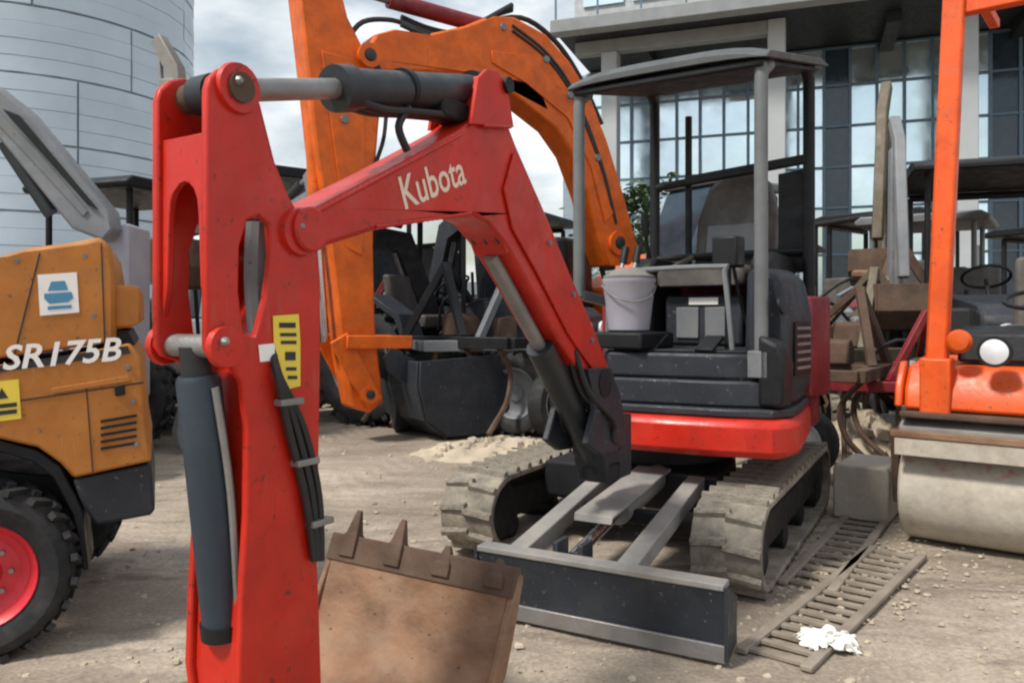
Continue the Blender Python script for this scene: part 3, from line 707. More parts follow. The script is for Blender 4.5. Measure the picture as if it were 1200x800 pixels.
    for k in range(6):                                  # hoses from the boom foot into the house
        w_ = -.09 + .036 * k
        pa = v(BP.at(655, 410), w_ * .8); pb = v(BP.at(672 + 3 * k, 470 + 4 * k), w_ * 1.1 + .03); pc = v(BP.at(694 + 2 * k, 520), w_ * 1.0); pd = v(BP.at(706, 524), w_ * .6)
        MB(B).tube([pa, (pa * .5 + pb * .5) + Vector((.05, 0, -.02)), pb, (pb + pc) / 2 + Vector((.04, 0, -.02)), pc, pd], .013, 8).build('hydraulic_hose', M['hose'], t)
    for k in range(3):                                  # hoses along the underside of the boom
        w_ = -.05 + .05 * k
        MB(B).tube([v(BP.at(560, 266), w_), v(BP.at(590, 312), w_), v(BP.at(625, 370), w_), v(BP.at(655, 415), w_)], .012, 8).build('hydraulic_hose', M['hose'], t)

    # ---- arm (stick)
    HA = .098; PT = .022
    prof = [(243, 104), (247, 90), (258, 80), (272, 77), (288, 82), (299, 96), (304, 118), (318, 180), (334, 222), (352, 252), (366, 268), (373, 290), (376, 330), (376, 420), (374, 540), (372, 660),
            (374, 700), (378, 830), (330, 905), (292, 890), (281, 800), (284, 700), (290, 600), (290, 500), (284, 446), (270, 426), (250, 420), (243, 408)]
    hole = [(290, 258), (304, 252), (316, 262), (318, 300), (312, 350), (300, 396), (286, 392), (280, 340), (281, 290)]
    pp = BP.tr(prof, HA); hh = BP.tr(hole, HA)
    arm = MB(B).prism(pp, HA - PT, HA, holes=[hh]).build('arm', M['red'], t, .005)
    MB(B).prism(pp, -HA, -HA + PT, holes=[hh]).build('arm_side_plate', M['red'], arm, .005)
    # front web with an arched cut-out between the plates
    sF = max(q[0] for q in pp[:1]) - .012
    zt, zb = BP.at(243, 152, HA)[1], BP.at(243, 400, HA)[1]; za = BP.at(243, 205, HA)[1]
    aw = HA - PT - .026
    arch = [(-HA + PT, zt), (HA - PT, zt), (HA - PT, zb + .05), (aw + .008, zb + .12), (aw, za - .07)] + [(aw * math.cos(R(k)), za - .07 + aw * 1.3 * math.sin(R(k))) for k in (20, 45, 70, 90, 110, 135, 160)] + [(-aw, za - .07), (-aw - .008, zb + .12), (-HA + PT, zb + .05)]
    MB(B).prism([(y, z) for y, z in arch], sF - .016, sF, 'x').build('front_web', M['red'], arm, .003)
    # boxed lower arm
    lowp = BP.tr([(296, 440), (366, 300), (370, 420), (366, 640), (366, 700), (372, 820), (330, 890), (296, 880), (287, 800), (290, 700), (297, 600), (297, 500)], HA)
    MB(B).prism(lowp, -HA + PT, HA - PT).build('arm_box', M['red'], arm, .003)
    uw = BP.tr([(300, 120), (312, 118), (330, 190), (345, 228), (336, 236), (318, 195)], HA)
    MB(B).prism(uw, -HA + PT, HA - PT).build('rear_web', M['red'], arm, .003)
    pt = BP.at(278, 104, HA)
    MB(B).lathe([(-HA - .02, .034), (HA + .02, .034)], (pt[0], 0, pt[1]), (0, 1, 0), 18).build('pin', M['rustdark'], arm)
    MB(B).lathe([(HA, .058), (HA + .012, .055)], (pt[0], 0, pt[1]), (0, 1, 0), 20).build('pin_boss', M['red'], arm)
    MB(B).lathe([(-.03, .046), (.03, .046)], (pt[0], 0, pt[1]), (0, 1, 0), 18).build('rod_eye', M['cyl'], arm)
    pb = BP.at(350, 272, HA)
    MB(B).lathe([(HA, .060), (HA + .014, .056)], (pb[0], 0, pb[1]), (0, 1, 0), 20).build('pin_boss', M['red'], arm)
    pc = BP.at(262, 406, HA)
    MB(B).lathe([(-HA - .015, .026), (HA + .015, .026)], (pc[0], 0, pc[1]), (0, 1, 0), 16).build('pin', M['steel'], arm)
    for s_ in (HA, -HA - .016): MB(B).lathe([(0, .048), (.016, .045)], (pc[0], s_, pc[1]), (0, 1, 0), 18).build('pin_boss', M['red'], arm)
    # bucket cylinder in front of the arm
    c0 = BP.at(238, 408); c1 = BP.at(263, 735); c2 = BP.at(270, 880)
    c0 = pc
    cb = v(c1); ca = v(c0)
    top = ca.lerp(cb, .10)
    gk = MB(B).tube([ca, top], .035, 14); gk.build('cylinder_eye', M['cyl'], t)
    MB(B).tube([top, ca.lerp(cb, .12), ca.lerp(cb, .5), cb], [.043, .049, .049, .049], 22).build('bucket_cylinder', M['blue_cyl'], t)
    MB(B).tube([ca.lerp(cb, .97), cb, cb + (cb - ca).normalized() * .015], .054, 22).build('gland_nut', M['black'], t)
    rod_end = cb + (cb - ca).normalized() * .30
    MB(B).tube([cb, rod_end], .024, 14).build('bucket_cylinder_rod', M['chrome'], t)
    hp = MB(B).tube([ca.lerp(cb, .14) + Vector((0, .055, 0)), ca.lerp(cb, .5) + Vector((-.01, .058, 0)), ca.lerp(cb, .93) + Vector((0, .055, 0))], .009, 8); hp.build('cylinder_pipe', M['steel'], t)
    # hoses over the arm
    for k in range(3):
        w_ = .03 + .022 * k
        MB(B).tube([v(BP.at(300, 258), w_ - .05), v(BP.at(297, 330), w_ - .04), v(BP.at(304, 395), w_ - .02), v(BP.at(318, 430, HA), HA + .014 + .0 * k), v(BP.at(332 + 9 * k, 500, HA), HA + .016), v(BP.at(352 + 8 * k, 580, HA), HA + .016), v(BP.at(364 + 4 * k, 655, HA), HA + .012)], .0095, 8).build('arm_hose', M['hose'], t)
    MB(B).tube([v(BP.at(296, 262), .02), v(BP.at(294, 330), .02), v(BP.at(299, 400), .02)], .03, 10).build('hose_sleeve', M['midgrey'], t)
    def bead(p, q, w0, n_, par):
        a_, b_ = v(p, w0), v(q, w0); L2 = (b_ - a_).length; k2 = max(3, int(L2 / .012)); rnd2 = random.Random(n_)
        MB(B).tube([a_.lerp(b_, i / k2) for i in range(k2 + 1)], [.0045 + .0022 * (i % 2) + rnd2.uniform(0, .001) for i in range(k2 + 1)], 6).build('weld_bead', M['red'], par)
    bead(BP.at(364, 252, HB), BP.at(540, 158, HB), HB + .001, 1, bo); bead(BP.at(440, 266, HB), BP.at(552, 250, HB), HB + .001, 2, bo)
    bead(BP.at(300, 438, HA), BP.at(297, 640, HA), HA - PT + .001, 3, arm)
    bead(BP.at(562, 148, HB), BP.at(594, 150, HB), HB + .016, 5, bo)
    for px, py in ((278, 104), (350, 272), (262, 406)):
        q = BP.at(px, py, HA); MB(B).lathe([(0, .012), (.012, .010), (.018, .005)], (q[0] + .012, HA + .012, q[1] + .012), (0, 1, 0), 8).build('grease_nipple', M['steel'], arm)
    for px, py in ((330, 470), (349, 540), (366, 610)):
        q = BP.at(px + 3, py, HA); MB(B).box(q[0] - .035, q[0] + .035, HA + .001, HA + .032, q[1] - .008, q[1] + .008).build('hose_clamp', M['steel'], arm, .003)
    for px, py in ((640, 285), (668, 345), (690, 398)):
        q = BP.at(px, py, HB); MB(B).lathe([(0, .012), (.009, .011)], (q[0], HB + .012, q[1]), (0, 1, 0), 6).build('bolt', M['midgrey'], bo)
    for px in (402, 470, 552):
        q0_ = BP.at(px, 104); q1_ = BP.at(px + 5, 104); MB(B).tube([v(q0_), v(q1_)], .0605, 22).build('cylinder_band', M['black'], ac)
    # labels on the arm
    yl = BP.tr([(319, 370), (349, 368), (351, 400), (351, 452), (336, 456), (328, 430), (320, 402)], HA)
    ys_ = MB(B).prism(yl, HA + .0015, HA + .003).build('warning_label', M['yellow'], arm)
    for y0, y1, x0, x1 in ((378, 384, 326, 345), (390, 394, 327, 346), (399, 403, 328, 346), (412, 422, 333, 345), (430, 434, 334, 346), (440, 444, 336, 347)):
        MB(B).prism(BP.tr([(x0, y0), (x1, y0), (x1, y1), (x0, y1)], HA), HA + .0035, HA + .0045).build('label_print', M['ink'], ys_)
    MB(B).prism(BP.tr([(302, 404), (321, 402), (321, 422), (304, 424)], HA), HA + .0015, HA + .003).build('white_label', M['letter'], arm)
    # bucket linkage and curled bucket behind the arm foot
    be = BP.at(330, 868, HA)
    MB(B).lathe([(-.16, .032), (.16, .032)], (be[0], 0, be[1]), (0, 1, 0), 16).build('bucket_pin', M['steel'], t)
    re = rod_end; lk = MB(B)
    ls = BP.at(322, 700, HA)
    for w_ in (-HA - .022, HA + .004): MB(B).beam([(re.x, re.z), (ls[0], re.z + .06)], [.07, .07], w_, w_ + .018).build('bucket_link', M['red'], t, .003)
    WB = .30; WL = -.41
    def bz(px, py, w_=WB): return BP.at(px, py, w_)
    lip = bz(601, 672); mid = bz(577, 800)
    # outline of the shell (s,z): lip, scooped floor, heel, back plate up to the hinge
    sh = [lip, (mid[0] - .055, lip[1] - .15), (mid[0] - .02, .24), (mid[0] + .06, .13), (mid[0] + .18, .085), (mid[0] + .32, .10), (be[0] - .02, .17)]
    th = .022
    shell = MB(B); shell.beam(sh, [.02] + [th] * (len(sh) - 1), WL, WB); bk = shell.build('bucket', M['rust'], t, .004)
    side = [lip, (mid[0] - .03, lip[1] - .15), (mid[0] + .03, .21), (mid[0] + .14, .16), (be[0], .235), (be[0] + .02, .17), (mid[0] + .32, .075), (mid[0] + .18, .06), (mid[0] + .05, .10), (mid[0] - .04, .21), (mid[0] - .10, lip[1] - .13), (lip[0] - .03, lip[1] - .01)]
    for w0 in (WB + .001, WL - .021): MB(B).prism(side, w0, w0 + .02).build('bucket_side', M['rust'], bk, .004)
    # lip plate and teeth
    dirv = Vector((lip[0] - sh[1][0], 0, lip[1] - sh[1][1])).normalized()
    MB(B).beam([(lip[0] - dirv.x * .07, lip[1] - dirv.z * .07), (lip[0] + dirv.x * .02, lip[1] + dirv.z * .02)], [.034, .022], WL - .02, WB + .02).build('bucket_lip', M['rustdark'], bk, .005)
    for k in range(4):
        w_ = WL + .07 + (WB - WL - .12) * k / 3; base = v(lip, w_) - dirv * .05; tip = v(lip, w_) + dirv * (.105, .10, .045, .035)[k]
        m = MB(B); fx = Vector((0, 1, 0)); th_ = Vector((dirv.z, 0, -dirv.x))
        def ring(c, a, b_): return [c + fx * a + th_ * b_, c - fx * a + th_ * b_, c - fx * a - th_ * b_, c + fx * a - th_ * b_]
        vs = ring(base, .034, .026) + ring(base.lerp(tip, .45), .030, .024) + ring(base.lerp(tip, .5), .024, .018) + ring(tip, .009, .006)
        fs = [(0,1,2,3), (12,13,14,15)] + [(i*4+j, i*4+(j+1)%4, i*4+4+(j+1)%4, i*4+4+j) for i in range(3) for j in range(4)]
        m.add(vs, fs); m.build('tooth', M['rustdark'], bk, .003)
    cl = MB(B); rn = random.Random(12)
    for _ in range(70):
        f_ = rn.random() ** 1.6; i_ = min(2, int(f_ * 3)); g_ = f_ * 3 - i_
        p_ = Vector(sh[i_]).lerp(Vector(sh[i_ + 1]), g_); w_ = rn.uniform(WL + .02, WB - .02); rr = rn.uniform(.003, .011)
        base_ = [Vector((p_.x + .007 + (0 if q < 5 else rr * .45), w_ + rr * (1 if q < 5 else .6) * math.cos(q * 1.2566) * rn.uniform(.7, 1.5), p_.y + rr * (1 if q < 5 else .6) * math.sin(q * 1.2566))) for q in range(10)]
        cl.add(base_, [(q, (q+1) % 5, (q+1) % 5 + 5, q + 5) for q in range(5)] + [(5, 6, 7, 8, 9)])
    tag(cl.build('dried_mud', M['stone_brown'], bk), kind='stuff')
    for w_ in (-.10, .075): MB(B).prism([(be[0] + .04, be[1] - .05), (be[0] + .05, be[1] + .05), (be[0] - .05, be[1] + .05), (be[0] - .30, .115), (be[0] - .10, .11)], w_, w_ + .025).build('bucket_ear', M['rustdark'], bk, .004)
    return t, S
_, SUP = red_excavator()

# pail standing on the excavator's floor
def pail():
    c = SUP @ Vector((-.93, .18, 1.077)); 
    c = P(737, 380, 4.35); c.z = 1.165
    t = thing('pail', 'pale plastic pail with a beige lid standing on the excavator floor', 'pail', c)
    MB().lathe([(0, .095), (.01, .11), (.26, .140), (.27, .146), (.285, .146), (.285, .13)], c, (0, 0, 1), 28).build('pail_body', M['white'], t)
    MB().lathe([(.287, .14), (.30, .142), (.31, .11), (.33, .09), (.345, .06)], c, (0, 0, 1), 24).build('lid', M['greige'], t)
    MB().tube([c + Vector((-.146, 0, .25)), c + Vector((-.10, -.115, .19)), c + Vector((.0, -.150, .16)), c + Vector((.10, -.115, .19)), c + Vector((.146, 0, .25))], .005, 6).build('handle', M['steel'], t)
pail()

# ------------------------------------------------------------------ big orange excavator behind
def orange_excavator():
    foot = P(735, 300, 10.0); st = P(415, 300, 8.0)
    pl = Plane((foot.x, foot.y), (st.x - foot.x, st.y - foot.y)); B = pl.M; HB = .18
    t = thing('crawler_excavator', 'large orange excavator behind the red one with its boom arched high', 'excavator', (foot.x + .8, foot.y + 1.4, 0))
    face = [(424, 66), (440, 40), (462, 34), (500, 40), (545, 30), (575, 18), (604, 20), (640, 40), (668, 72), (690, 108), (712, 165), (732, 230), (748, 290), (740, 310), (714, 312), (702, 280), (690, 228), (672, 180), (650, 148), (610, 116), (566, 90), (510, 84), (445, 84), (430, 80)]
    bo = MB(B).prism(pl.tr(face, HB), -HB, HB).build('boom', M['orange'], t, .03)
    sp = [(575, 60), (620, 66), (655, 108), (690, 180), (718, 250), (708, 262), (692, 196), (664, 138), (616, 98), (576, 74)]
    MB(B).prism(pl.tr(sp, HB), HB + .003, HB + .02).build('boom_side_plate', M['orange'], bo, .008)
    arm = [(346, -40), (372, -48), (398, -20), (408, 20), (424, 52), (438, 84), (446, 130), (440, 200), (438, 290), (440, 380), (450, 470), (434, 484), (414, 478), (402, 420), (394, 340), (384, 260), (371, 180), (360, 80)]
    ar = MB(B).prism(pl.tr(arm, HB - .02), -HB + .02, HB - .02).build('arm', M['orange'], t, .025)
    MB(B).prism(pl.tr([(376, 60), (414, 70), (426, 130), (428, 240), (424, 300), (406, 290), (392, 180)], HB - .02), HB - .018, HB - .003).build('arm_side_plate', M['orange'], ar, .006)
    def v(px, py, w_=0.): q = pl.at(px, py, w_); return Vector((q[0], w_, q[1]))
    MB(B).tube([v(455, 0), v(585, 36)], .085, 16).build('arm_cylinder', M['darkred'], t)
    MB(B).tube([v(395, -18), v(455, 0)], .045, 14).build('arm_cylinder_rod', M['steel'], t)
    for k in range(3):
        w_ = -.1 + .1 * k
        MB(B).tube([v(560, 30, w_), v(610, 21, w_), v(650, 48, w_), v(680, 92, w_), v(705, 146, w_)], .03, 8).build('boom_hose', M['hose'], t)
        MB(B).tube([v(405, 50, w_), v(425, 26, w_), v(460, 24, w_), v(485, 34, w_)], .026, 8).build('boom_hose', M['hose'], t)
    for k in range(4):
        w_ = -.15 + .1 * k
        MB(B).tube([v(470, 20 + 3 * k, w_), v(505, 34 + 3 * k, w_), v(540, 38 + k, w_), v(575, 20, w_), v(600, 12 - 2 * k, w_)], .028, 8).build('boom_hose', M['hose'], t)
    MB(B).tube([v(716, 330, 0), v(690, 235, 0)], .10, 14).build('boom_cylinder', M['cyl'], t)
    MB(B).tube([v(690, 235, 0), v(662, 150, 0)], .05, 12).build('boom_cylinder_rod', M['chrome'], t)
    for k in range(3):
        MB(B).tube([v(440, 70 + 8 * k, HB), v(452, 110, HB), v(450, 160, HB), v(438, 205, HB), v(440, 270, HB)], .022, 8).build('arm_hose', M['hose'], t)
    for k in range(2):
        MB(B).tube([v(600, 30 + 6 * k, HB), v(640, 62 + 6 * k, HB), v(672, 108 + 6 * k, HB), v(704, 190 + 4 * k, HB), v(722, 262, HB)], .02, 8).build('boom_pipe', M['hose'], t)
    for px, py in ((590, 32), (640, 70), (668, 112), (700, 185), (404, 140), (410, 230)):
        q = pl.at(px, py, HB); MB(B).lathe([(0, .045), (.02, .04)], (q[0], HB + .002, q[1]), (0, 1, 0), 8).build('bolt', M['midgrey'], t)
    for px, py, r_ in ((432, 66, .12), (724, 285, .15), (432, 462, .09)):
        c = pl.at(px, py, HB); MB(B).lathe([(-HB - .05, r_ * .55), (-HB - .05, r_), (HB + .05, r_), (HB + .05, r_ * .55), (HB + .035, r_ * .5)], (c[0], 0, c[1]), (0, 1, 0), 24).build('pin_boss', M['orange'], t); MB(B).lathe([(-HB - .06, r_ * .45), (HB + .06, r_ * .45), (HB + .065, r_ * .35)], (c[0], 0, c[1]), (0, 1, 0), 16).build('pin', M['cyl'], t)
    MB(B).tube([v(372, 110, 0) + Vector((.07, 0, 0)), v(378, 240, 0) + Vector((.07, 0, 0))], .07, 14).build('bucket_cylinder', M['orange'], t)
    MB(B).tube([v(378, 240, 0) + Vector((.07, 0, 0)), v(394, 400, 0) + Vector((.12, 0, 0))], .045, 12).build('bucket_cylinder_rod', M['chrome'], t)
    # linkage at the arm foot
    for w_ in (-HB - .03, HB): MB(B).beam([pl.at(388, 395), pl.at(412, 440), pl.at(430, 470)], [.2, .2, .18], w_, w_ + .04).build('bucket_link', M['orange'], t, .01)
    for w_ in (-HB - .08, HB + .045): MB(B).beam([pl.at(395, 400), pl.at(470, 400)], [.13, .13], w_, w_ + .04).build('bucket_link', M['orange'], t, .01)
    # wide digging bucket standing on the ground
    WB = .46
    o = pl.at(522, 505); s0 = o[0]
    sh = [(s0 - .62, .86), (s0 - .60, .40), (s0 - .48, .12), (s0 - .2, .03), (s0 + .25, .04), (s0 + .47, .22), (s0 + .56, .55), (s0 + .55, .80)]
    bk = MB(B).beam(sh, [.04] * 8, -WB, WB).build('bucket', M['slate'], t, .01)
    for w0 in (-WB - .03, WB + .001): MB(B).prism(sh, w0, w0 + .03).build('bucket_side', M['slate'], bk, .008)
    for k in range(5):
        w_ = -WB + .05 + k * (2 * WB - .1) / 4; MB(B).bar((s0 - .615, w_, .82), (s0 - .64, w_, 1.0), .08, .06, (1, 0, 0)).build('tooth', M['steel'], bk, .006)
    for w_ in (-.25, .2): MB(B).prism([(s0 + .50, .50), (s0 + .50, .82), (s0 + .74, .92), (s0 + .82, .84), (s0 + .78, .70)], w_, w_ + .05).build('bucket_ear', M['slate'], bk, .008)
    MB(B).prism([(s0 - .45, .7), (s0 + .4, .62), (s0 + .4, .5), (s0 - .45, .5)], -WB + .03, WB - .03).build('soil', M['stone'], bk, .03)
    # house, cab and tracks (mostly hidden by the red machine)
    MB(B).prism([(-.1, 1.0), (-3.0, 1.0), (-3.1, 1.4), (-3.05, 2.0), (-2.5, 2.15), (-.9, 2.1), (-.1, 1.6)], -1.15, .2).build('engine_house', M['orange'], t, .06)
    cab = MB(B).prism([(.1, 1.05), (-1.5, 1.05), (-1.5, 2.75), (-.35, 2.78), (.02, 2.0)], .32, 1.12).build('cab', M['darkglass'], t, .05)
    MB(B).prism([(.12, 1.0), (-1.52, 1.0), (-1.52, 1.55), (.13, 1.5)], .30, 1.14).build('cab_door_panel', M['orange'], cab, .03)
    MB(B).prism([(-.30, 2.78), (-1.54, 2.76), (-1.54, 2.88), (-.35, 2.90)], .30, 1.14).build('cab_roof', M['midgrey'], cab, .03)
    MB(B).lathe([(.75, .75), (1.0, .75)], (-1.3, 0, 0), (0, 0, 1), 30).build('slew_ring', M['black'], t)
    FM2 = frame((B @ Vector((.55, 0, 0))), (pl.w.x, pl.w.y, 0), (-pl.b.x, -pl.b.y, 0), (0, 0, 1))
    crawler(t, FM2, .75, 1.25, 3.6, .85, M['track'], M['black'], 50, False); crawler(t, FM2, -1.25, -.75, 3.6, .85, M['track'], M['black'], 50, False)
    MB(FM2).box(-.74, .74, .9, 2.7, .4, .76).build('carbody', M['black'], t, .03)
orange_excavator()

# ------------------------------------------------------------------ mustard skid steer at the left
def skid_steer():
    a = R(24); o = (-1.90, 2.98)
    pl = Plane(o, (-math.cos(a), -math.sin(a))); B = pl.M
    t = thing('skid_steer_loader', 'mustard yellow skid steer loader with red wheel rims at the left edge', 'loader', (o[0], o[1], 0))
    D = 1.05                                            # body width
    up = [(-150, 306), (0, 300), (34, 290), (84, 284), (117, 277), (130, 290), (135, 318), (136, 400), (-150, 442)]
    MB(B).prism(pl.tr(up), -D, 0).build('lift_tower', M['mustard'], t, .018)
    hd = [(120, 333), (164, 335), (166, 376), (152, 384), (122, 386)]
    MB(B).prism(pl.tr(hd, -.03), -D + .03, -.03).build('tail_light_pod', M['mustard'], t, .012)
    MB(B).prism(pl.tr([(118, 386), (150, 388), (158, 404), (118, 408)], -.05), -D + .05, -.05).build('hood_gap', M['black'], t)
    lowb = [(-150, 440), (40, 424), (152, 402), (166, 420), (172, 506), (178, 540), (86, 560), (70, 542), (44, 524), (0, 514), (-60, 524), (-150, 530)]
    bd = MB(B).prism(pl.tr(lowb, .012), -D - .012, .012).build('chassis', M['mustard'], t, .016)
    MB(B).prism(pl.tr([(-60, 440), (0, 428), (150, 405), (150, 407), (153, 414), (0, 436), (-60, 448)], .012), .014, .0155).build('side_stripe', M['ink'], bd)
    MB(B).prism(pl.tr([(84, 562), (177, 543), (182, 598), (176, 604), (112, 616), (98, 596)], 0), -D, -.002).build('rear_bumper', M['slate'], t, .014)
    MB(B).prism(pl.tr([(-60, 524), (0, 516), (44, 528), (70, 546), (96, 596), (104, 668), (97, 668), (86, 604), (62, 560), (38, 541), (0, 530), (-60, 536)], .0), -.30, -.004).build('mud_flap', M['black'], t, .006)
    MB(B).prism(pl.tr([(-150, 536), (90, 560), (100, 616), (90, 650), (-150, 660)], -.3), -D + .3, -.3).build('belly', M['black'], t, .01)
    # lettering
    q0 = pl.at(2, 433, .012); q1 = pl.at(144, 421, .012)
    xd = Vector((q1[0] - q0[0], 0, q1[1] - q0[1])); ln = xd.length; xd.normalize(); yd = Vector((0, 1, 0)).cross(xd); yd = -yd if yd.z < 0 else yd
    TM = B @ frame((q0[0], .0165, q0[1]), xd, yd, (0, 1, 0))
    text_part('SR175B', .088, TM, M['letter'], t, 'lettering', bold=.02, shear=.25, xs=ln / (.088 / .7 * 3.2))
    # stickers
    wl = MB(B).prism(pl.tr([(44, 322), (90, 319), (93, 366), (47, 370)]), .0015, .003).build('white_label', M['letter'], t)
    MB(B).prism(pl.tr([(60, 330), (76, 329), (80, 340), (56, 341)]), .0035, .0045).build('label_print', M['blue'], wl)
    MB(B).prism(pl.tr([(52, 344), (84, 342), (86, 349), (80, 354), (58, 356), (52, 350)]), .0035, .0045).build('label_print', M['blue'], wl)
    MB(B).prism(pl.tr([(56, 359), (84, 357), (84, 361), (56, 363)]), .0035, .0045).build('label_print', M['blue'], wl)
    yl = MB(B).prism(pl.tr([(-14, 448), (22, 444), (25, 490), (-12, 495)], .012), .0145, .016).build('warning_label', M['yellow'], t)
    MB(B).prism(pl.tr([(2, 454), (10, 466), (-4, 468)], .012), .0165, .0175).build('label_print', M['ink'], yl)
    MB(B).prism(pl.tr([(-8, 474), (20, 471), (20, 476), (-8, 479)], .012), .0165, .0175).build('label_print', M['ink'], yl)
    MB(B).prism(pl.tr([(-8, 482), (20, 479), (20, 484), (-8, 487)], .012), .0165, .0175).build('label_print', M['ink'], yl)
    for (ax_, ay_), (bx_, by_), w0 in (((46, 296), (14, 424), .0), ((118, 284), (122, 400), .0), ((12, 470), (168, 447), .012), ((100, 447), (108, 552), .012)):
        q_ = [(ax_, ay_), (ax_ + 1.6, ay_ + 1.6), (bx_ + 1.6, by_ + 1.6), (bx_, by_)]
        MB(B).prism(pl.tr(q_, w0), w0 + .0008, w0 + .0022).build('panel_gap', M['ink'], bd)
    for k in range(5):
        MB(B).prism(pl.tr([(118, 492 + 8 * k), (160, 485 + 8 * k), (160, 488 + 8 * k), (118, 495 + 8 * k)], .012), .0125, .018).build('vent_slot', M['black'], bd)
    MB(B).prism(pl.tr([(134, 452), (146, 450), (147, 462), (135, 464)], .012), .0125, .022).build('latch', M['black'], bd, .003)
    # bolts and latch on the body side
    for px, py in ((150, 430), (156, 470), (160, 520), (100, 300), (20, 306), (110, 370)):
        q = pl.at(px, py, .012); MB(B).lathe([(0, .010), (.008, .009)], (q[0], .013, q[1]), (0, 1, 0), 8).build('bolt', M['midgrey'], t)
    MB(B).prism(pl.tr([(60, 455), (150, 440), (154, 446), (62, 461)], .012), .0135, .019).build('panel_seam', M['mustard'], bd, .002)
    # wheels: near pair with rims showing, far pair
    n_ = (pl.w.x, pl.w.y, 0)
    for s_, w_, sg in ((.06, .0, 1), (1.04, .0, 1), (-.06, -D - .0, -1), (1.02, -D - .0, -1)):
        c = B @ Vector((s_, w_, .312)); wheel(t, c, Vector(n_) * sg, .315, .25, M['rimred'], nuts=(s_ == .06 and sg > 0))
    # cab and lift arms outside the frame
    cg = MB(B).prism([(.55, .8), (1.35, .8), (1.35, 1.35), (1.05, 1.98), (.45, 1.98)], -D + .12, -.12)
    cb = cg.build('cab', M['darkglass'], t, .04)
    MB(B).prism([(.40, 1.98), (1.1, 1.98), (1.1, 2.06), (.40, 2.06)], -D + .1, -.1).build('cab_roof', M['black'], cb, .02)
    for w_ in (.02, -D - .10): MB(B).beam([(.45, 1.42), (1.2, 1.35), (1.75, .9), (1.85, .35)], [.2, .2, .18, .14], w_, w_ + .08).build('lift_arm', M['mustard'], t, .012)
    MB(B).prism([(1.8, .08), (2.5, .05), (2.5, .09), (1.9, .16), (1.86, .62), (1.78, .62)], -D - .15, .15).build('loader_bucket', M['midgrey'], t, .008)
skid_steer()

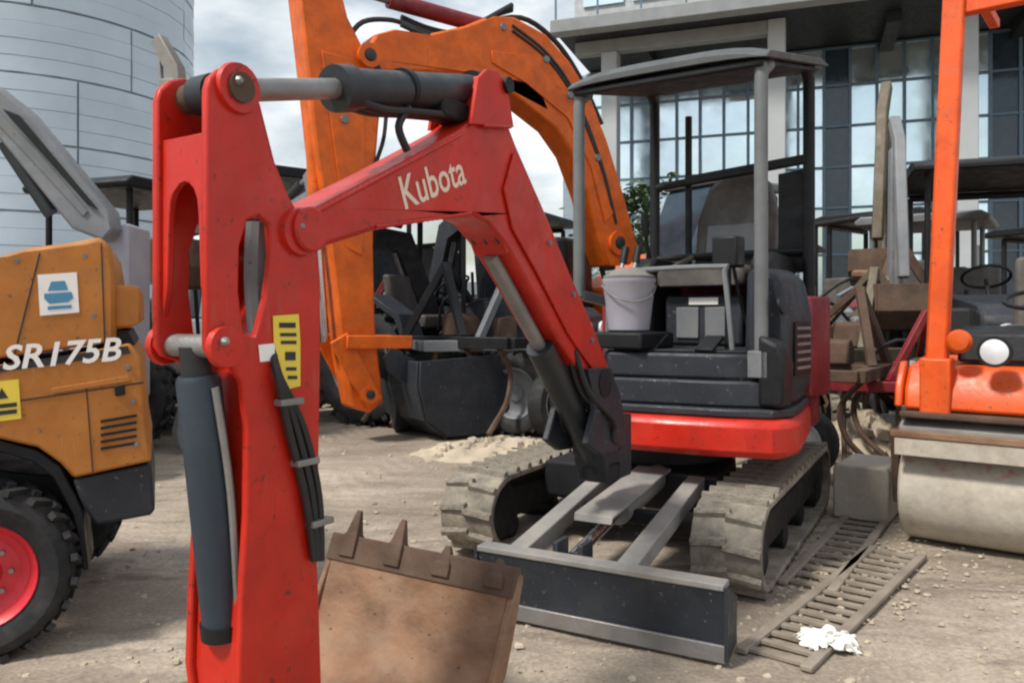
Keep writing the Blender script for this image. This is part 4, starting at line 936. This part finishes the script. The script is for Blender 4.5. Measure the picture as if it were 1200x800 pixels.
# ------------------------------------------------------------------ orange tandem roller at the right
def roller():
    a0 = G(1050, 640); a1 = G(1200, 665); e = (a1 - a0); e.z = 0; e.normalize(); d = Vector((-e.y, e.x, 0))
    if d.y < 0: d = -d
    o = a0 + d * .02; RM = frame(o, e, d, (0, 0, 1)); rad = .285; LN = 1.02
    t = thing('tandem_roller', 'bright orange tandem roller with a dusty grey drum and tall roll bar', 'roller', a0 + e * .5 + d * .8)
    dm = drum_paint_mat()
    for y, nm in ((rad, 'drum'), (rad + 1.55, 'drum')):
        dr = MB(RM).lathe([(0, rad - .05), (.0, rad - .012), (.012, rad), (LN - .012, rad), (LN, rad - .012), (LN, rad - .05), (LN - .06, rad - .05)], (0, y, rad), (1, 0, 0), 56).build(nm, dm, t)
        MB(RM).lathe([(-.02, .07), (-.02, .12), (.02, .12), (.02, .10)], (0, y, rad), (1, 0, 0), 20).build('hub', M['rustdark'], dr)
    for y in (rad, rad + 1.55):
        MB(RM).prism([(y - .30, .60), (y + .30, .60), (y + .30, .66), (y + .1, .70), (y - .2, .70), (y - .30, .66)], .01, LN - .01, 'x').build('drum_yoke', M['dusty'], t, .012)
        for x in (-.06, LN + .015): MB(RM).prism([(y - .12, .20), (y + .12, .20), (y + .2, .62), (y - .2, .62)], x, x + .045, 'x').build('yoke_arm', M['rustdark'], t, .01)
        MB(RM).box(.0, LN, y - .345, y - .318, .505, .60).build('scraper', M['drum'], t, .004)
        MB(RM).box(-.02, LN + .02, y - .352, y - .30, .602, .635).build('scraper_bar', M['rust'], t, .004)
    MB(RM).box(.02, LN - .02, -.05, .62, .705, .74).build('platform', M['rustdark'], t, .01)
    # hood in orange with a recessed dash
    hd = MB(RM).prism([(.0, .745), (.02, .86), (.12, .98), (.50, 1.02), (.95, 1.02), (.95, .745)], .03, LN + .0, 'x').build('front_hood', M['roller'], t, .035)
    MB(RM).prism([(-.022, .76), (.0, .88), (.10, 1.0), (.14, 1.0), (.06, .76)], -.01, .028, 'x').build('hood_end', M['roller'], t, .01)
    MB(RM).prism([(.70, .50), (1.25, .50), (1.25, .95), (.70, .95)], .2, LN - .2, 'x').build('articulation', M['black'], t, .02)
    MB(RM).prism([(.98, .60), (2.1, .60), (2.15, .78), (2.1, 1.0), (1.5, 1.05), (.98, .95)], .05, LN - .05, 'x').build('rear_hood', M['roller'], t, .04)
    # lamps on the dash
    h0 = P(1166, 412, 4.02); nf = -d
    hl = MB().lathe([(0, .062), (.05, .078), (.085, .078), (.085, .062)], h0 + d * .06, nf, 28).build('headlight', M['black'], t)
    MB().lathe([(.070, .071), (.084, .066), (.094, .035), (.096, .004)], h0 + d * .06, nf, 28).build('lens', M['lamp'], hl)
    b0 = P(1124, 400, 4.16)
    al = MB().lathe([(0, .045), (.02, .06), (.045, .062), (.062, .045), (.068, .01)], b0 + d * .04, nf, 24).build('indicator_lamp', M['amber'], t)
    h1 = P(1225, 425, 3.8); hl = MB().lathe([(0, .062), (.05, .078), (.085, .078), (.085, .062)], h1 + d * .06, nf, 28).build('headlight', M['black'], t)
    MB().lathe([(.070, .064), (.082, .058), (.092, .03), (.094, .004)], h1 + d * .06, nf, 28).build('lens', M['lamp'], hl)
    dash = MB(RM).prism([(.16, 1.0), (.34, 1.03), (.42, 1.14), (.38, 1.20), (.20, 1.16)], .26, LN - .1, 'x').build('dash', M['black'], t, .02)
    # operator's station
    sx = .62
    MB(RM).lathe([(0, .03), (.28, .025)], (sx, .5, 1.05), (0, .25, 1), 12).build('steering_column', M['black'], t)
    c = RM @ Vector((sx, .57, 1.34)); m = MB(); ax = (RM.to_3x3() @ Vector((0, -.3, 1))).normalized(); u = Vector((e)); v_ = ax.cross(u)
    m.tube([c + (u * math.cos(k * .3142) + v_ * math.sin(k * .3142)) * .19 for k in range(21)], .013, 8)
    for k in range(3): q = 2.094 * k; m.tube([c, c + (u * math.cos(q) + v_ * math.sin(q)) * .19], .01, 6)
    m.build('steering_wheel', M['black'], t)
    MB(RM).box(.38, .86, .95, 1.38, 1.06, 1.20).build('seat_cushion', M['seat'], t, .03)
    MB(RM).prism([(1.36, 1.10), (1.46, 1.10), (1.54, 1.62), (1.44, 1.64)], .38, .86, 'x').build('backrest', M['seat'], t, .03)
    MB(RM).prism([(.62, 1.0), (.95, 1.0), (.92, 1.28), (.66, 1.30)], .12, .26, 'x').build('control_box', M['black'], t, .02)
    # roll bar: two posts and a cross bar above the frame
    b = P(1098, 428, 4.28); tp = P(1122, -70, 4.28)
    for k in (0, 1):
        off = e * (.90 * k)
        MB().bar(b + off, tp + off, .105, .085, tuple(d)).build('roll_bar_post', M['roller'], t, .014)
        MB().bar(b + off + Vector((0, 0, -.28)), b + off + Vector((0, 0, .04)), .15, .13, tuple(d)).build('post_foot', M['roller'], t, .012)
    ca = P(1128, 4, 4.28); 
    cz = MB().bar(tp - Vector((0, 0, .12)) + e * .04, tp - Vector((0, 0, .12)) + e * .86, .10, .12); cz.build('roll_bar_head', M['roller'], t, .012)
    MB().bar(P(1128, 8, 4.28), P(1128, 8, 4.28) + e * .84, .07, .10).build('roll_bar_cross', M['roller'], t, .01)
    MB().bar(P(1128, -40, 4.28) + d * .0, P(1128, -40, 4.28) + d * 1.1, .06, .06).build('canopy_rail', M['roller'], t, .008)
roller()

# ------------------------------------------------------------------ machines parked further back
def digger(name, loc, yaw, paint, label, boom, arm, bucket_at, roof=True, post_m='black', group='machines parked at the back of the yard', house_z=1.35, k=1., slim=1.):
    """small crawler excavator; local frame: x across, -y forward"""
    LM = Matrix.Translation(loc) @ Matrix.Rotation(yaw, 4, 'Z') @ Matrix.Scale(k, 4)
    t = thing(name, label, 'excavator', loc, group)
    crawler(t, LM @ Matrix.Translation((0, -1, 0)), -.85, -.52, 2.0, .5, M['track'], M['black'], 34, False)
    crawler(t, LM @ Matrix.Translation((0, -1, 0)), .52, .85, 2.0, .5, M['track'], M['black'], 34, False)
    MB(LM).box(-.5, .5, -.6, .6, .25, .55).build('carbody', M['black'], t, .02)
    MB(LM).prism([(-.8, -.7), (.8, -.7), (.85, .3), (.6, .95), (0, 1.1), (-.6, .95), (-.85, .3)], .60, .85, 'z').build('deck', paint, t, .04)
    MB(LM).prism([(-.75, .25), (.75, .25), (.8, .4), (.55, .93), (0, 1.05), (-.55, .93), (-.8, .4)], .853, house_z, 'z').build('engine_bonnet', paint, t, .06)
    MB(LM).prism([(-.65, .853), (-.15, .853), (-.2, 1.2), (-.6, 1.25)], -.6, .2).build('side_cover', M['midgrey'], t, .03)
    MB(LM).box(.0, .5, -.2, .25, .86, 1.25).build('seat_cushion', M['seat'], t, .03)
    MB(LM).prism([(.2, 1.25), (.3, 1.25), (.36, 1.85), (.26, 1.85)], .02, .48, 'x').build('backrest', M['seat'], t, .03)
    for x in (.05, .45): MB(LM).tube([(x, -.5, .86), (x, -.45, 1.5)], .02, 8).build('lever', M['black'], t)
    if roof:
        for x, y in ((-.45, -.5), (.62, -.5), (-.45, .5), (.62, .5)): MB(LM).tube([(x, y, .86), (x, y, 2.32)], .03, 10).build('canopy_post', M[post_m], t)
        MB(LM).prism([(-.6, 2.32), (.77, 2.32), (.8, 2.37), (.7, 2.43), (-.55, 2.43), (-.63, 2.37)], -.65, .65).build('canopy_roof', M[post_m], t, .02)
    BM_ = LM @ frame((-.25, -.7, 0), (0, -1, 0), (1, 0, 0), (0, 0, 1))
    MB(BM_).beam(boom, [q_ * slim for q_ in (.2, .26, .24, .16)][:len(boom)], -.09 * slim, .09 * slim).build('boom', paint, t, .012)
    MB(BM_).beam(arm, [q_ * slim for q_ in (.16, .2, .14)][:len(arm)], -.075 * slim, .075 * slim).build('arm', paint, t, .012)
    a = Vector((boom[0][0] + .12, 0, boom[0][1] - .1)); b = Vector((boom[1][0] + .08, 0, boom[1][1] - .12))
    MB(BM_).tube([a, a.lerp(b, .6)], .055, 12).build('boom_cylinder', M['cyl'], t); MB(BM_).tube([a.lerp(b, .6), b], .028, 10).build('cylinder_rod', M['steel'], t)
    a = Vector((boom[1][0], 0, boom[1][1] + .2)); b = Vector((arm[0][0], 0, arm[0][1]))
    MB(BM_).tube([a, a.lerp(b, .6)], .05, 12).build('arm_cylinder', M['cyl'], t); MB(BM_).tube([a.lerp(b, .6), b], .026, 10).build('cylinder_rod', M['steel'], t)
    s, z = bucket_at
    sh = [(s - .40, z + .05), (s - .38, z - .22), (s - .2, z - .38), (s + .05, z - .36), (s + .18, z - .2), (s + .15, z + .04)]
    bk = MB(BM_).beam(sh, [.03] * 6, -.25, .25).build('bucket', M['rustdark'], t, .006)
    for w0 in (-.272, .251): MB(BM_).prism(sh, w0, w0 + .02).build('bucket_side', M['rustdark'], bk)
    bl = MB(LM).prism([(-1.45, .05), (-1.40, .05), (-1.36, .2), (-1.42, .38), (-1.46, .38), (-1.42, .2)], -.85, .85, 'x').build('blade', M['midgrey'], t, .006)
    for x in (-.3, .3): MB(LM).bar((x, -1.4, .22), (x, -.4, .38), .08, .08).build('blade_arm', M['midgrey'], t)
    return t

def tractor(loc, yaw, paint, label, roof=True, k=1., rim='grey', group='machines parked at the back of the yard'):
    LM = Matrix.Translation(loc) @ Matrix.Rotation(yaw, 4, 'Z') @ Matrix.Scale(k, 4)
    t = thing('tractor', label, 'tractor', loc, group); ax = LM.to_3x3() @ Vector((1, 0, 0)); ax.normalize()
    for sx in (-1, 1):
        wheel(t, LM @ Vector((sx * .72, .75, .62)), ax * sx, .62 * k, .36 * k, M[rim]); wheel(t, LM @ Vector((sx * .66, -1.0, .40)), ax * sx, .40 * k, .26 * k, M[rim])
        MB(LM).prism([(.1, .75), (.25, 1.15), (.6, 1.36), (1.0, 1.34), (1.3, 1.1), (1.25, 1.06), (.98, 1.28), (.62, 1.30), (.3, 1.1), (.15, .74)], sx * .72 - .17, sx * .72 + .17, 'x').build('mudguard', paint, t, .01)
        MB(LM).lathe([(0, .06), (.04, .085), (.06, .08)], (sx * .18, -1.48, 1.0), (0, -1, 0), 18).build('headlight', M['lamp'], t)
    MB(LM).box(-.22, .22, -1.3, 1.0, .45, .75).build('chassis', M['black'], t, .03)
    MB(LM).prism([(-1.5, .72), (-1.5, 1.12), (-1.38, 1.22), (-.1, 1.32), (-.1, .72)], -.34, .34, 'x').build('hood', paint, t, .04)
    MB(LM).box(-.27, .27, -1.52, -1.502, .74, .92).build('grille', M['black'], t)
    MB(LM).tube([(.3, -.6, 1.2), (.36, -.6, 1.4), (.36, -.6, 2.0)], .035, 10).build('exhaust_pipe', M['midgrey'], t)
    MB(LM).box(-.5, .5, -.1, .9, .76, .84).build('platform', M['black'], t, .01)
    MB(LM).box(-.25, .25, .35, .8, 1.0, 1.15).build('seat_cushion', M['seat'], t, .03); MB(LM).prism([(.76, 1.12), (.86, 1.12), (.94, 1.6), (.84, 1.6)], -.25, .25, 'x').build('backrest', M['seat'], t, .03)
    MB(LM).tube([(0, -.05, 1.2), (0, .15, 1.45)], .02, 8).build('steering_column', M['black'], t)
    MB(LM).tube([(.19 * math.cos(q * .3927), .15 + .16 * math.sin(q * .3927), 1.46 - .09 * math.sin(q * .3927) + .02) for q in range(17)], .014, 6).build('steering_wheel', M['black'], t)
    for sx in (-.52, .52): MB(LM).tube([(sx, .95, .9), (sx, .95, 2.3)], .035, 8).build('roll_bar_post', M['black'], t)
    MB(LM).tube([(-.52, .95, 2.3), (.52, .95, 2.3)], .035, 8).build('roll_bar_cross', M['black'], t)
    if roof:
        MB(LM).prism([(-.5, 2.34), (1.2, 2.34), (1.2, 2.40), (1.0, 2.45), (-.3, 2.45), (-.5, 2.40)], -.65, .65, 'x').build('canopy_roof', M['black'], t, .02)
        for sx in (-.52, .52): MB(LM).tube([(sx, -.3, .9), (sx, -.3, 2.34)], .025, 8).build('canopy_post', M['black'], t)
    return t

def gp(px, Y): return Vector(((px - CX) / F * Y, Y, 0))
tractor(gp(545, 9.6), R(62), M['slate'], 'dark grey tractor with black roof seen under the red boom', True, 1.1, 'midgrey')
tractor(gp(440, 12.6), R(-40), M['midgrey'], 'mid grey tractor with a bare roll bar beside the orange arm', False, 1.05)
digger('mini_excavator', gp(610, 12.0), R(15), M['slate'], 'dark slate mini excavator directly behind the wide grey bucket', [(0, .95), (.5, 2.0), (1.3, 1.7)], [(1.2, 2.0), (1.35, 1.7), (1.5, .7)], (1.5, .6), False)
digger('mini_excavator', gp(1078, 9.8), R(-35), M['tan'], 'olive brown mini excavator with its arm folded upright just left of the roller post', [(0, .95), (.10, 2.3), (.16, 3.5)], [(.0, 3.95), (.24, 3.6), (.55, 2.1)], (.55, 1.95), True, 'midgrey', slim=.75)
digger('mini_excavator', gp(1062, 8.4), R(-15), M['tele'], 'pale grey mini excavator with a steep boom left of the orange roll bar', [(0, .95), (.08, 2.0), (.12, 2.85)], [(.02, 3.15), (.24, 2.9), (.45, 1.6)], (.45, 1.5), False, slim=.65)
tractor(gp(1160, 7.6), R(-20), M['slate'], 'black canopied tractor behind the orange roller', True, 1.1, 'midgrey')
tractor(gp(1290, 10.5), R(25), M['darkred'], 'dark red tractor at the far right behind the roller', True, 1.0)
digger('mini_excavator', gp(905, 13.5), R(-30), M['darkred'], 'dark red mini excavator seen through the red machine canopy', [(0, .95), (.5, 2.2), (1.4, 2.1)], [(1.3, 2.4), (1.45, 2.1), (1.6, .8)], (1.6, .7), True)
digger('mini_excavator', gp(148, 8.6), R(70), M['greige'], 'greyish beige mini excavator with its arm upright just left of the red arm', [(0, .95), (.04, 2.3), (.10, 3.35)], [(-.05, 3.75), (.14, 3.45), (.36, 1.9)], (.36, 1.8), True, k=1.08, slim=.75)
digger('mini_excavator', gp(310, 12.5), R(40), M['midgrey'], 'dark grey mini excavator with black roof behind the red arm', [(0, .95), (.4, 1.8), (1.1, 1.9)], [(1.0, 2.2), (1.15, 1.9), (1.3, .8)], (1.3, .7), True, k=1.42)

def telehandler():
    pl = Plane((gp(120, 6.6).x, 6.6), (-1, -.12)); B = pl.M
    t = thing('telescopic_loader', 'pale grey telescopic loader with long sloping boom behind the mustard loader', 'loader', (gp(60, 6.6).x, 6.9, 0))
    bo = MB(B).prism(pl.tr([(-90, 52), (-10, 96), (30, 128), (128, 246), (132, 268), (120, 282), (84, 268), (-10, 152), (-90, 104)], .12), -.12, .12).build('boom', M['tele'], t, .02)
    MB(B).prism(pl.tr([(-80, 82), (-10, 122), (40, 172), (104, 248), (98, 254), (34, 184), (-12, 136), (-80, 96)], .12), .122, .135).build('boom_groove', M['midgrey'], bo, .004)
    MB(B).prism(pl.tr([(4, 128), (24, 136), (116, 246), (104, 240)], .12), .1225, .15).build('boom_pipe', M['black'], bo, .006)
    MB(B).tube([(pl.at(60, 250)[0], 0, pl.at(60, 250)[1]), (pl.at(6, 168)[0], 0, pl.at(6, 168)[1])], .06, 12).build('lift_cylinder', M['cyl'], t)
    q = pl.at(120, 262); x1 = q[0]
    MB(B).prism([(x1 - .15, .5), (x1 + 2.4, .5), (x1 + 2.4, 1.1), (x1 + .8, 1.55), (x1 - .15, 2.05)], -.75, -.14).build('chassis', M['white'], t, .04)
    MB(B).prism([(x1 - .15, .5), (x1 + 2.4, .5), (x1 + 2.4, .95), (x1 - .15, .95)], -.135, .55).build('engine_cover', M['grey'], t, .04)
    MB(B).prism([(x1 + 1.45, 1.2), (x1 + 2.35, 1.12), (x1 + 2.4, 2.0), (x1 + 2.2, 2.5), (x1 + 1.5, 2.5)], -1.0, -.2).build('cab', M['darkglass'], t, .05)
    for s in (.2, 1.9):
        for w_, sg in ((.55, 1), (-.95, -1)): wheel(t, B @ Vector((x1 + s, w_, .5)), Vector((pl.w.x, pl.w.y, 0)) * sg, .5, .35, M['grey'])
telehandler()

def implement(loc, yaw, paint, label, k=1., nt_=7, sd=1):
    rnd = random.Random(sd); LM = Matrix.Translation(loc) @ Matrix.Rotation(yaw, 4, 'Z') @ Matrix.Scale(k, 4)
    t = thing('cultivator', label, 'implement', loc, 'tillage implements between the machines'); W = .75
    for y in (-.35, .35): MB(LM).bar((-W, y, .72), (W, y, .72), .09, .09).build('cross_bar', paint, t, .008)
    for x in (-W, 0, W): MB(LM).bar((x, -.35, .72), (x, .35, .72), .08, .08).build('frame_bar', paint, t, .008)
    MB(LM).bar((-.3, -.35, .76), (0, -.2, 1.35), .06, .06).build('hitch_bar', paint, t, .006); MB(LM).bar((.3, -.35, .76), (0, -.2, 1.35), .06, .06).build('hitch_bar', paint, t, .006)
    MB(LM).bar((0, -.2, 1.35), (0, .45, .76), .05, .05).build('stay', paint, t, .006)
    MB(LM).prism([(-.1, .76), (.14, .76), (.12, .9), (.04, .96), (-.08, .94)], -.14, .12).build('gearbox', M['rustdark'], t, .02)
    for i in range(nt_):
        x = -W + .1 + (2 * W - .2) * i / (nt_ - 1); y = .35 if i % 2 else -.35
        MB(LM).tube([(x, y, .68), (x, y + .14, .5), (x, y + .10, .28), (x, y - .06, .12), (x, y - .14, .05)], .022, 6).build('tine', M['rustdark'], t)
    for sx in (-1, 1):
        wheel(t, LM @ Vector((sx * (W + .14), 0, .26)), LM.to_3x3() @ Vector((sx, 0, 0)), .26 * k, .14 * k, M['grey'], False)
    MB(LM).tube([(-.5, .3, .8), (-.2, .1, 1.1), (.3, .3, .95), (.6, .35, .78)], .014, 6).build('hose', M['hose'], t)
    for i in range(5):
        MB(LM).tube([(-W + .1, .62, .26 + .11 * math.sin(i * 1.2566)), (W - .1, .62, .26 + .11 * math.sin(i * 1.2566 + 1))], .02, 6).build('roller_bar', M['rustdark'], t)
    return t
implement(gp(1000, 7.7), R(25), M['tan'], 'olive brown tillage implement among the rubble left of the roller', 1.25, 7, 1)
implement(gp(1082, 6.6), R(-20), M['darkred'], 'dark red tillage implement close behind the orange roll bar', .95, 7, 2)
implement(gp(590, 9.0), R(15), M['midgrey'], 'grey tillage implement behind the wide grey bucket', 1.3, 9, 3)
implement(gp(470, 10.6), R(-30), M['darkred'], 'dark red tillage implement right of the orange arm', 1.3, 7, 4)
implement(gp(862, 8.4), R(10), M['rustdark'], 'rusty tillage implement directly behind the red machine', 1.35, 7, 5)
tractor(gp(915, 10.4), R(-70), M['darkred'], 'maroon tractor without roof right behind the red machine seat', False, 1.1)
tractor(gp(1075, 12.2), R(40), M['tan'], 'olive brown tractor with black roof far behind the roller post', True, 1.15)
tractor(gp(590, 13.4), R(-25), M['black'], 'black tractor with roof far back under the orange boom', True, 1.2)
digger('mini_excavator', gp(585, 10.6), R(-60), M['black'], 'black tall housed excavator filling the gap under the red boom', [(0, .95), (.4, 1.9), (1.2, 2.0)], [(1.1, 2.2), (1.25, 1.95), (1.4, .8)], (1.4, .7), False, house_z=1.95, k=1.15)
digger('mini_excavator', gp(495, 13.0), R(35), M['slate'], 'slate grey excavator with tall engine house right of the orange arm', [(0, .95), (.4, 1.9), (1.0, 2.1)], [(.9, 2.4), (1.05, 2.1), (1.2, .8)], (1.2, .7), True, house_z=1.8, k=1.3)
implement(gp(540, 9.0), R(-35), M['black'], 'black tillage implement nearest the soil spill under the red boom', 1.35, 9, 6)
implement(gp(975, 6.9), R(55), M['rustdark'], 'dark rusty tillage implement nearest the crawler track', 1.1, 7, 7)
implement(gp(1035, 8.6), R(5), M['rustdark'], 'brown rusty tillage implement below the grey upright boom', 1.5, 9, 8)
def scrap(px, Y, rx, ry, h, ms, label, n, sd):
    rnd = random.Random(sd); c = gp(px, Y)
    for qi, m_ in enumerate(ms):
        m = MB()
        for _ in range(n):
            u = rnd.gauss(0, .42); v_ = rnd.gauss(0, .4); top = h * max(.12, 1 - abs(u) ** 1.5) * rnd.uniform(.2, 1)
            p = Vector((c.x + u * rx, c.y + v_ * ry, top * rnd.uniform(.2, 1))); d = Vector((rnd.gauss(0, 1), rnd.gauss(0, .7), rnd.gauss(0, .6))).normalized() * rnd.uniform(.1, .42)
            a, b = p - d, p + d; a.z = max(.03, a.z); b.z = max(.03, b.z); kd = rnd.random()
            if kd < .4: m.bar(a, b, rnd.uniform(.03, .12), rnd.uniform(.02, .07))
            elif kd < .7: m.tube([a, (a + b) / 2 + Vector((0, 0, rnd.uniform(-.1, .15))), b], rnd.uniform(.015, .05), 7)
            elif kd < .88: m.lathe([(0, .04), (0, rnd.uniform(.08, .18)), (rnd.uniform(.04, .14), rnd.uniform(.08, .18)), (.15, .05)], p, d, 14)
            else: m.box(p.x - .1, p.x + .12, p.y - .1, p.y + .1, max(.02, p.z - .1), p.z + .1)
        tag(m.build('scrap_heap', m_, None, loc=c, smooth=30), label[qi], 'scrap', kind='stuff')
scrap(1005, 8.3, 1.0, .7, 1.75, (M['rustdark'], M['midgrey'], M['rust']), ['dark rusty bars and parts in the scrap pile right of the red machine', 'grey pipes and parts in the scrap pile right of the red machine', 'brown rusty parts in the scrap pile right of the red machine'], 60, 2)
scrap(545, 10.0, 1.0, .5, 1.5, (M['black'], M['midgrey']), ['black engine parts piled behind the wide grey bucket', 'grey pipes and parts piled behind the wide grey bucket'], 60, 5)
scrap(1165, 6.4, .7, .5, 1.5, (M['slate'], M['grey']), ['dark engine parts heaped behind the orange roller', 'pale metal parts heaped behind the orange roller'], 40, 6)
def tyre_stack(loc, n, label, k=1.):
    for i in range(n):
        c = loc + Vector((random.uniform(-.04, .04), random.uniform(-.04, .04), .12 * k + .24 * k * i)); r_, h = .36 * k, .12 * k
        o = MB().lathe([(-h*.8, r_*.55), (-h, r_*.75), (-h*.8, r_*.95), (-h*.4, r_), (h*.4, r_), (h*.8, r_*.95), (h, r_*.75), (h*.8, r_*.55)], c, (0, 0, 1), 28, False, True).build('tyre', M['rubber'], None, loc=c)
        tag(o, label[i], 'tyre', 'old tyres stacked behind the roller')
tyre_stack(gp(1145, 6.9), 4, ['bottom tyre of the stack behind the orange roller', 'second tyre from the bottom of the stack behind the roller', 'third tyre from the bottom of the stack behind the roller', 'topmost tyre of the stack behind the orange roller'], 1.15)

# ------------------------------------------------------------------ things lying about
def ramp(p0, p1, wd, label, n, tilt=0):
    p0 = Vector(p0); p1 = Vector(p1); d = (p1 - p0); L_ = d.length; d.normalize(); s = Vector((-d.y, d.x, 0)); FM = frame(p0, s, d, (0, 0, 1))
    t = thing('loading_ramp', label, 'ramp', p0, 'ribbed loading ramps lying by the track')
    for x in (-wd / 2, wd / 2): MB(FM).box(x - .022, x + .022, 0, L_, .0, .022).build('ramp_rail', M['ramp'], t, .005)
    off = p0; me = MB(FM.to_3x3().to_4x4()).box(-wd / 2 + .022, wd / 2 - .022, -.018, .018, .002, .014).mesh('rung', M['ramp'])
    for k in range(n):
        o = bpy.data.objects.new('rung', me); C.objects.link(o); o.parent = t; o.location = d * (L_ * (k + .5) / n)
ramp(G(905, 776), G(1052, 648), .24, 'longer dusty ribbed ramp with a crumpled white rag on it', 17)
ramp(G(945, 690), G(1030, 592), .22, 'shorter dusty ribbed ramp lying close along the crawler track', 15)

def rag():
    c = G(970, 758); rnd = random.Random(9); n = 30; vs = []; fs = []
    for j in range(n + 1):
        for i in range(n + 1):
            u = i / n - .5; v_ = j / n - .5; edge = .13 * (1 + .35 * noise.noise((u * 4, v_ * 4, 3)))
            h = .015 + .03 * noise.noise((u * 5 + 3, v_ * 5, 1)) + .03 * abs(noise.noise((u * 9, v_ * 9, 7))) - .10 * (u * u + v_ * v_)
            vs.append((c.x + u * edge * 1.5 + .03 * noise.noise((u * 9, v_ * 9, 20)), c.y + v_ * edge + .03 * noise.noise((u * 9, v_ * 9, 31)), .035 + max(-.03, h)))
    fs = [(j*(n+1)+i, j*(n+1)+i+1, j*(n+1)+n+2+i, j*(n+1)+n+1+i) for j in range(n) for i in range(n)]
    m = MB().add(vs, fs); o = m.build('rag', M['rag'], None, loc=c, smooth=80)
    so = o.modifiers.new('thickness', 'SOLIDIFY'); so.thickness = .004
    tag(o, 'crumpled white rag lying on the ribbed ramp', 'rag')
rag()
o = MB(Matrix.Translation(G(1018, 600)) @ Matrix.Rotation(R(-35), 4, 'Z')).prism([(-.16, 0), (.16, 0), (.16, .30), (.14, .33), (-.14, .33), (-.16, .30)], -.25, .25).build('concrete_block', M['drum'], None, .012, loc=G(1018, 600))
tag(o, 'grey concrete block between the crawler track and the roller drum', 'block')
def heap(px, Y, rx, h, label, n, sd):
    rnd = random.Random(sd); c = gp(px, Y); m = MB()
    N = 26; vs = []; fs = []
    for j in range(N + 1):
        for i in range(N + 1):
            u = i / N * 2 - 1; v_ = j / N * 2 - 1; q = max(0, 1 - (u*u + v_*v_) ** .5)
            z = h * (q ** .8) * (1 + .5 * noise.noise((u * 3 + sd, v_ * 3, 2))) + .04 * noise.noise((u * 9, v_ * 9, sd)) * (q > 0)
            vs.append((c.x + u * rx, c.y + v_ * rx * .6, z - .03))
    fs = [(j*(N+1)+i, j*(N+1)+i+1, j*(N+1)+N+2+i, j*(N+1)+N+1+i) for j in range(N) for i in range(N)]
    m.add(vs, fs)
    for _ in range(n):
        u = rnd.gauss(0, .4); v_ = rnd.gauss(0, .4); q = max(0, 1 - (u*u + v_*v_) ** .5)
        pebble(m, (c.x + u * rx, c.y + v_ * rx * .6, h * q ** .8 * .95 - .04), rnd.uniform(.015, .06) * (1 if h < .3 else 1.6), .9)
    tag(m.build('rubble_heap', M['stone'], None, loc=c, smooth=25), label, 'rubble', kind='stuff')
heap(1012, 6.9, .75, .42, 'heap of pale rubble and soil behind the crawler track', 120, 3)
heap(590, 7.3, .9, .16, 'low spill of pale soil beside the big grey bucket', 90, 8)
def timber(p0, p1, wd, th, label, z=0.):
    p0 = Vector(p0) + Vector((0, 0, z)); p1 = Vector(p1) + Vector((0, 0, z))
    o = MB().bar(p0 + Vector((0, 0, th / 2)), p1 + Vector((0, 0, th / 2)), wd, th).build('timber', M['wood'], None, .006, loc=p0)
    tag(o, label, 'timber', None)
timber(gp(985, 6.0), gp(1060, 5.5), .14, .10, 'weathered timber lying in front of the rubble heap')
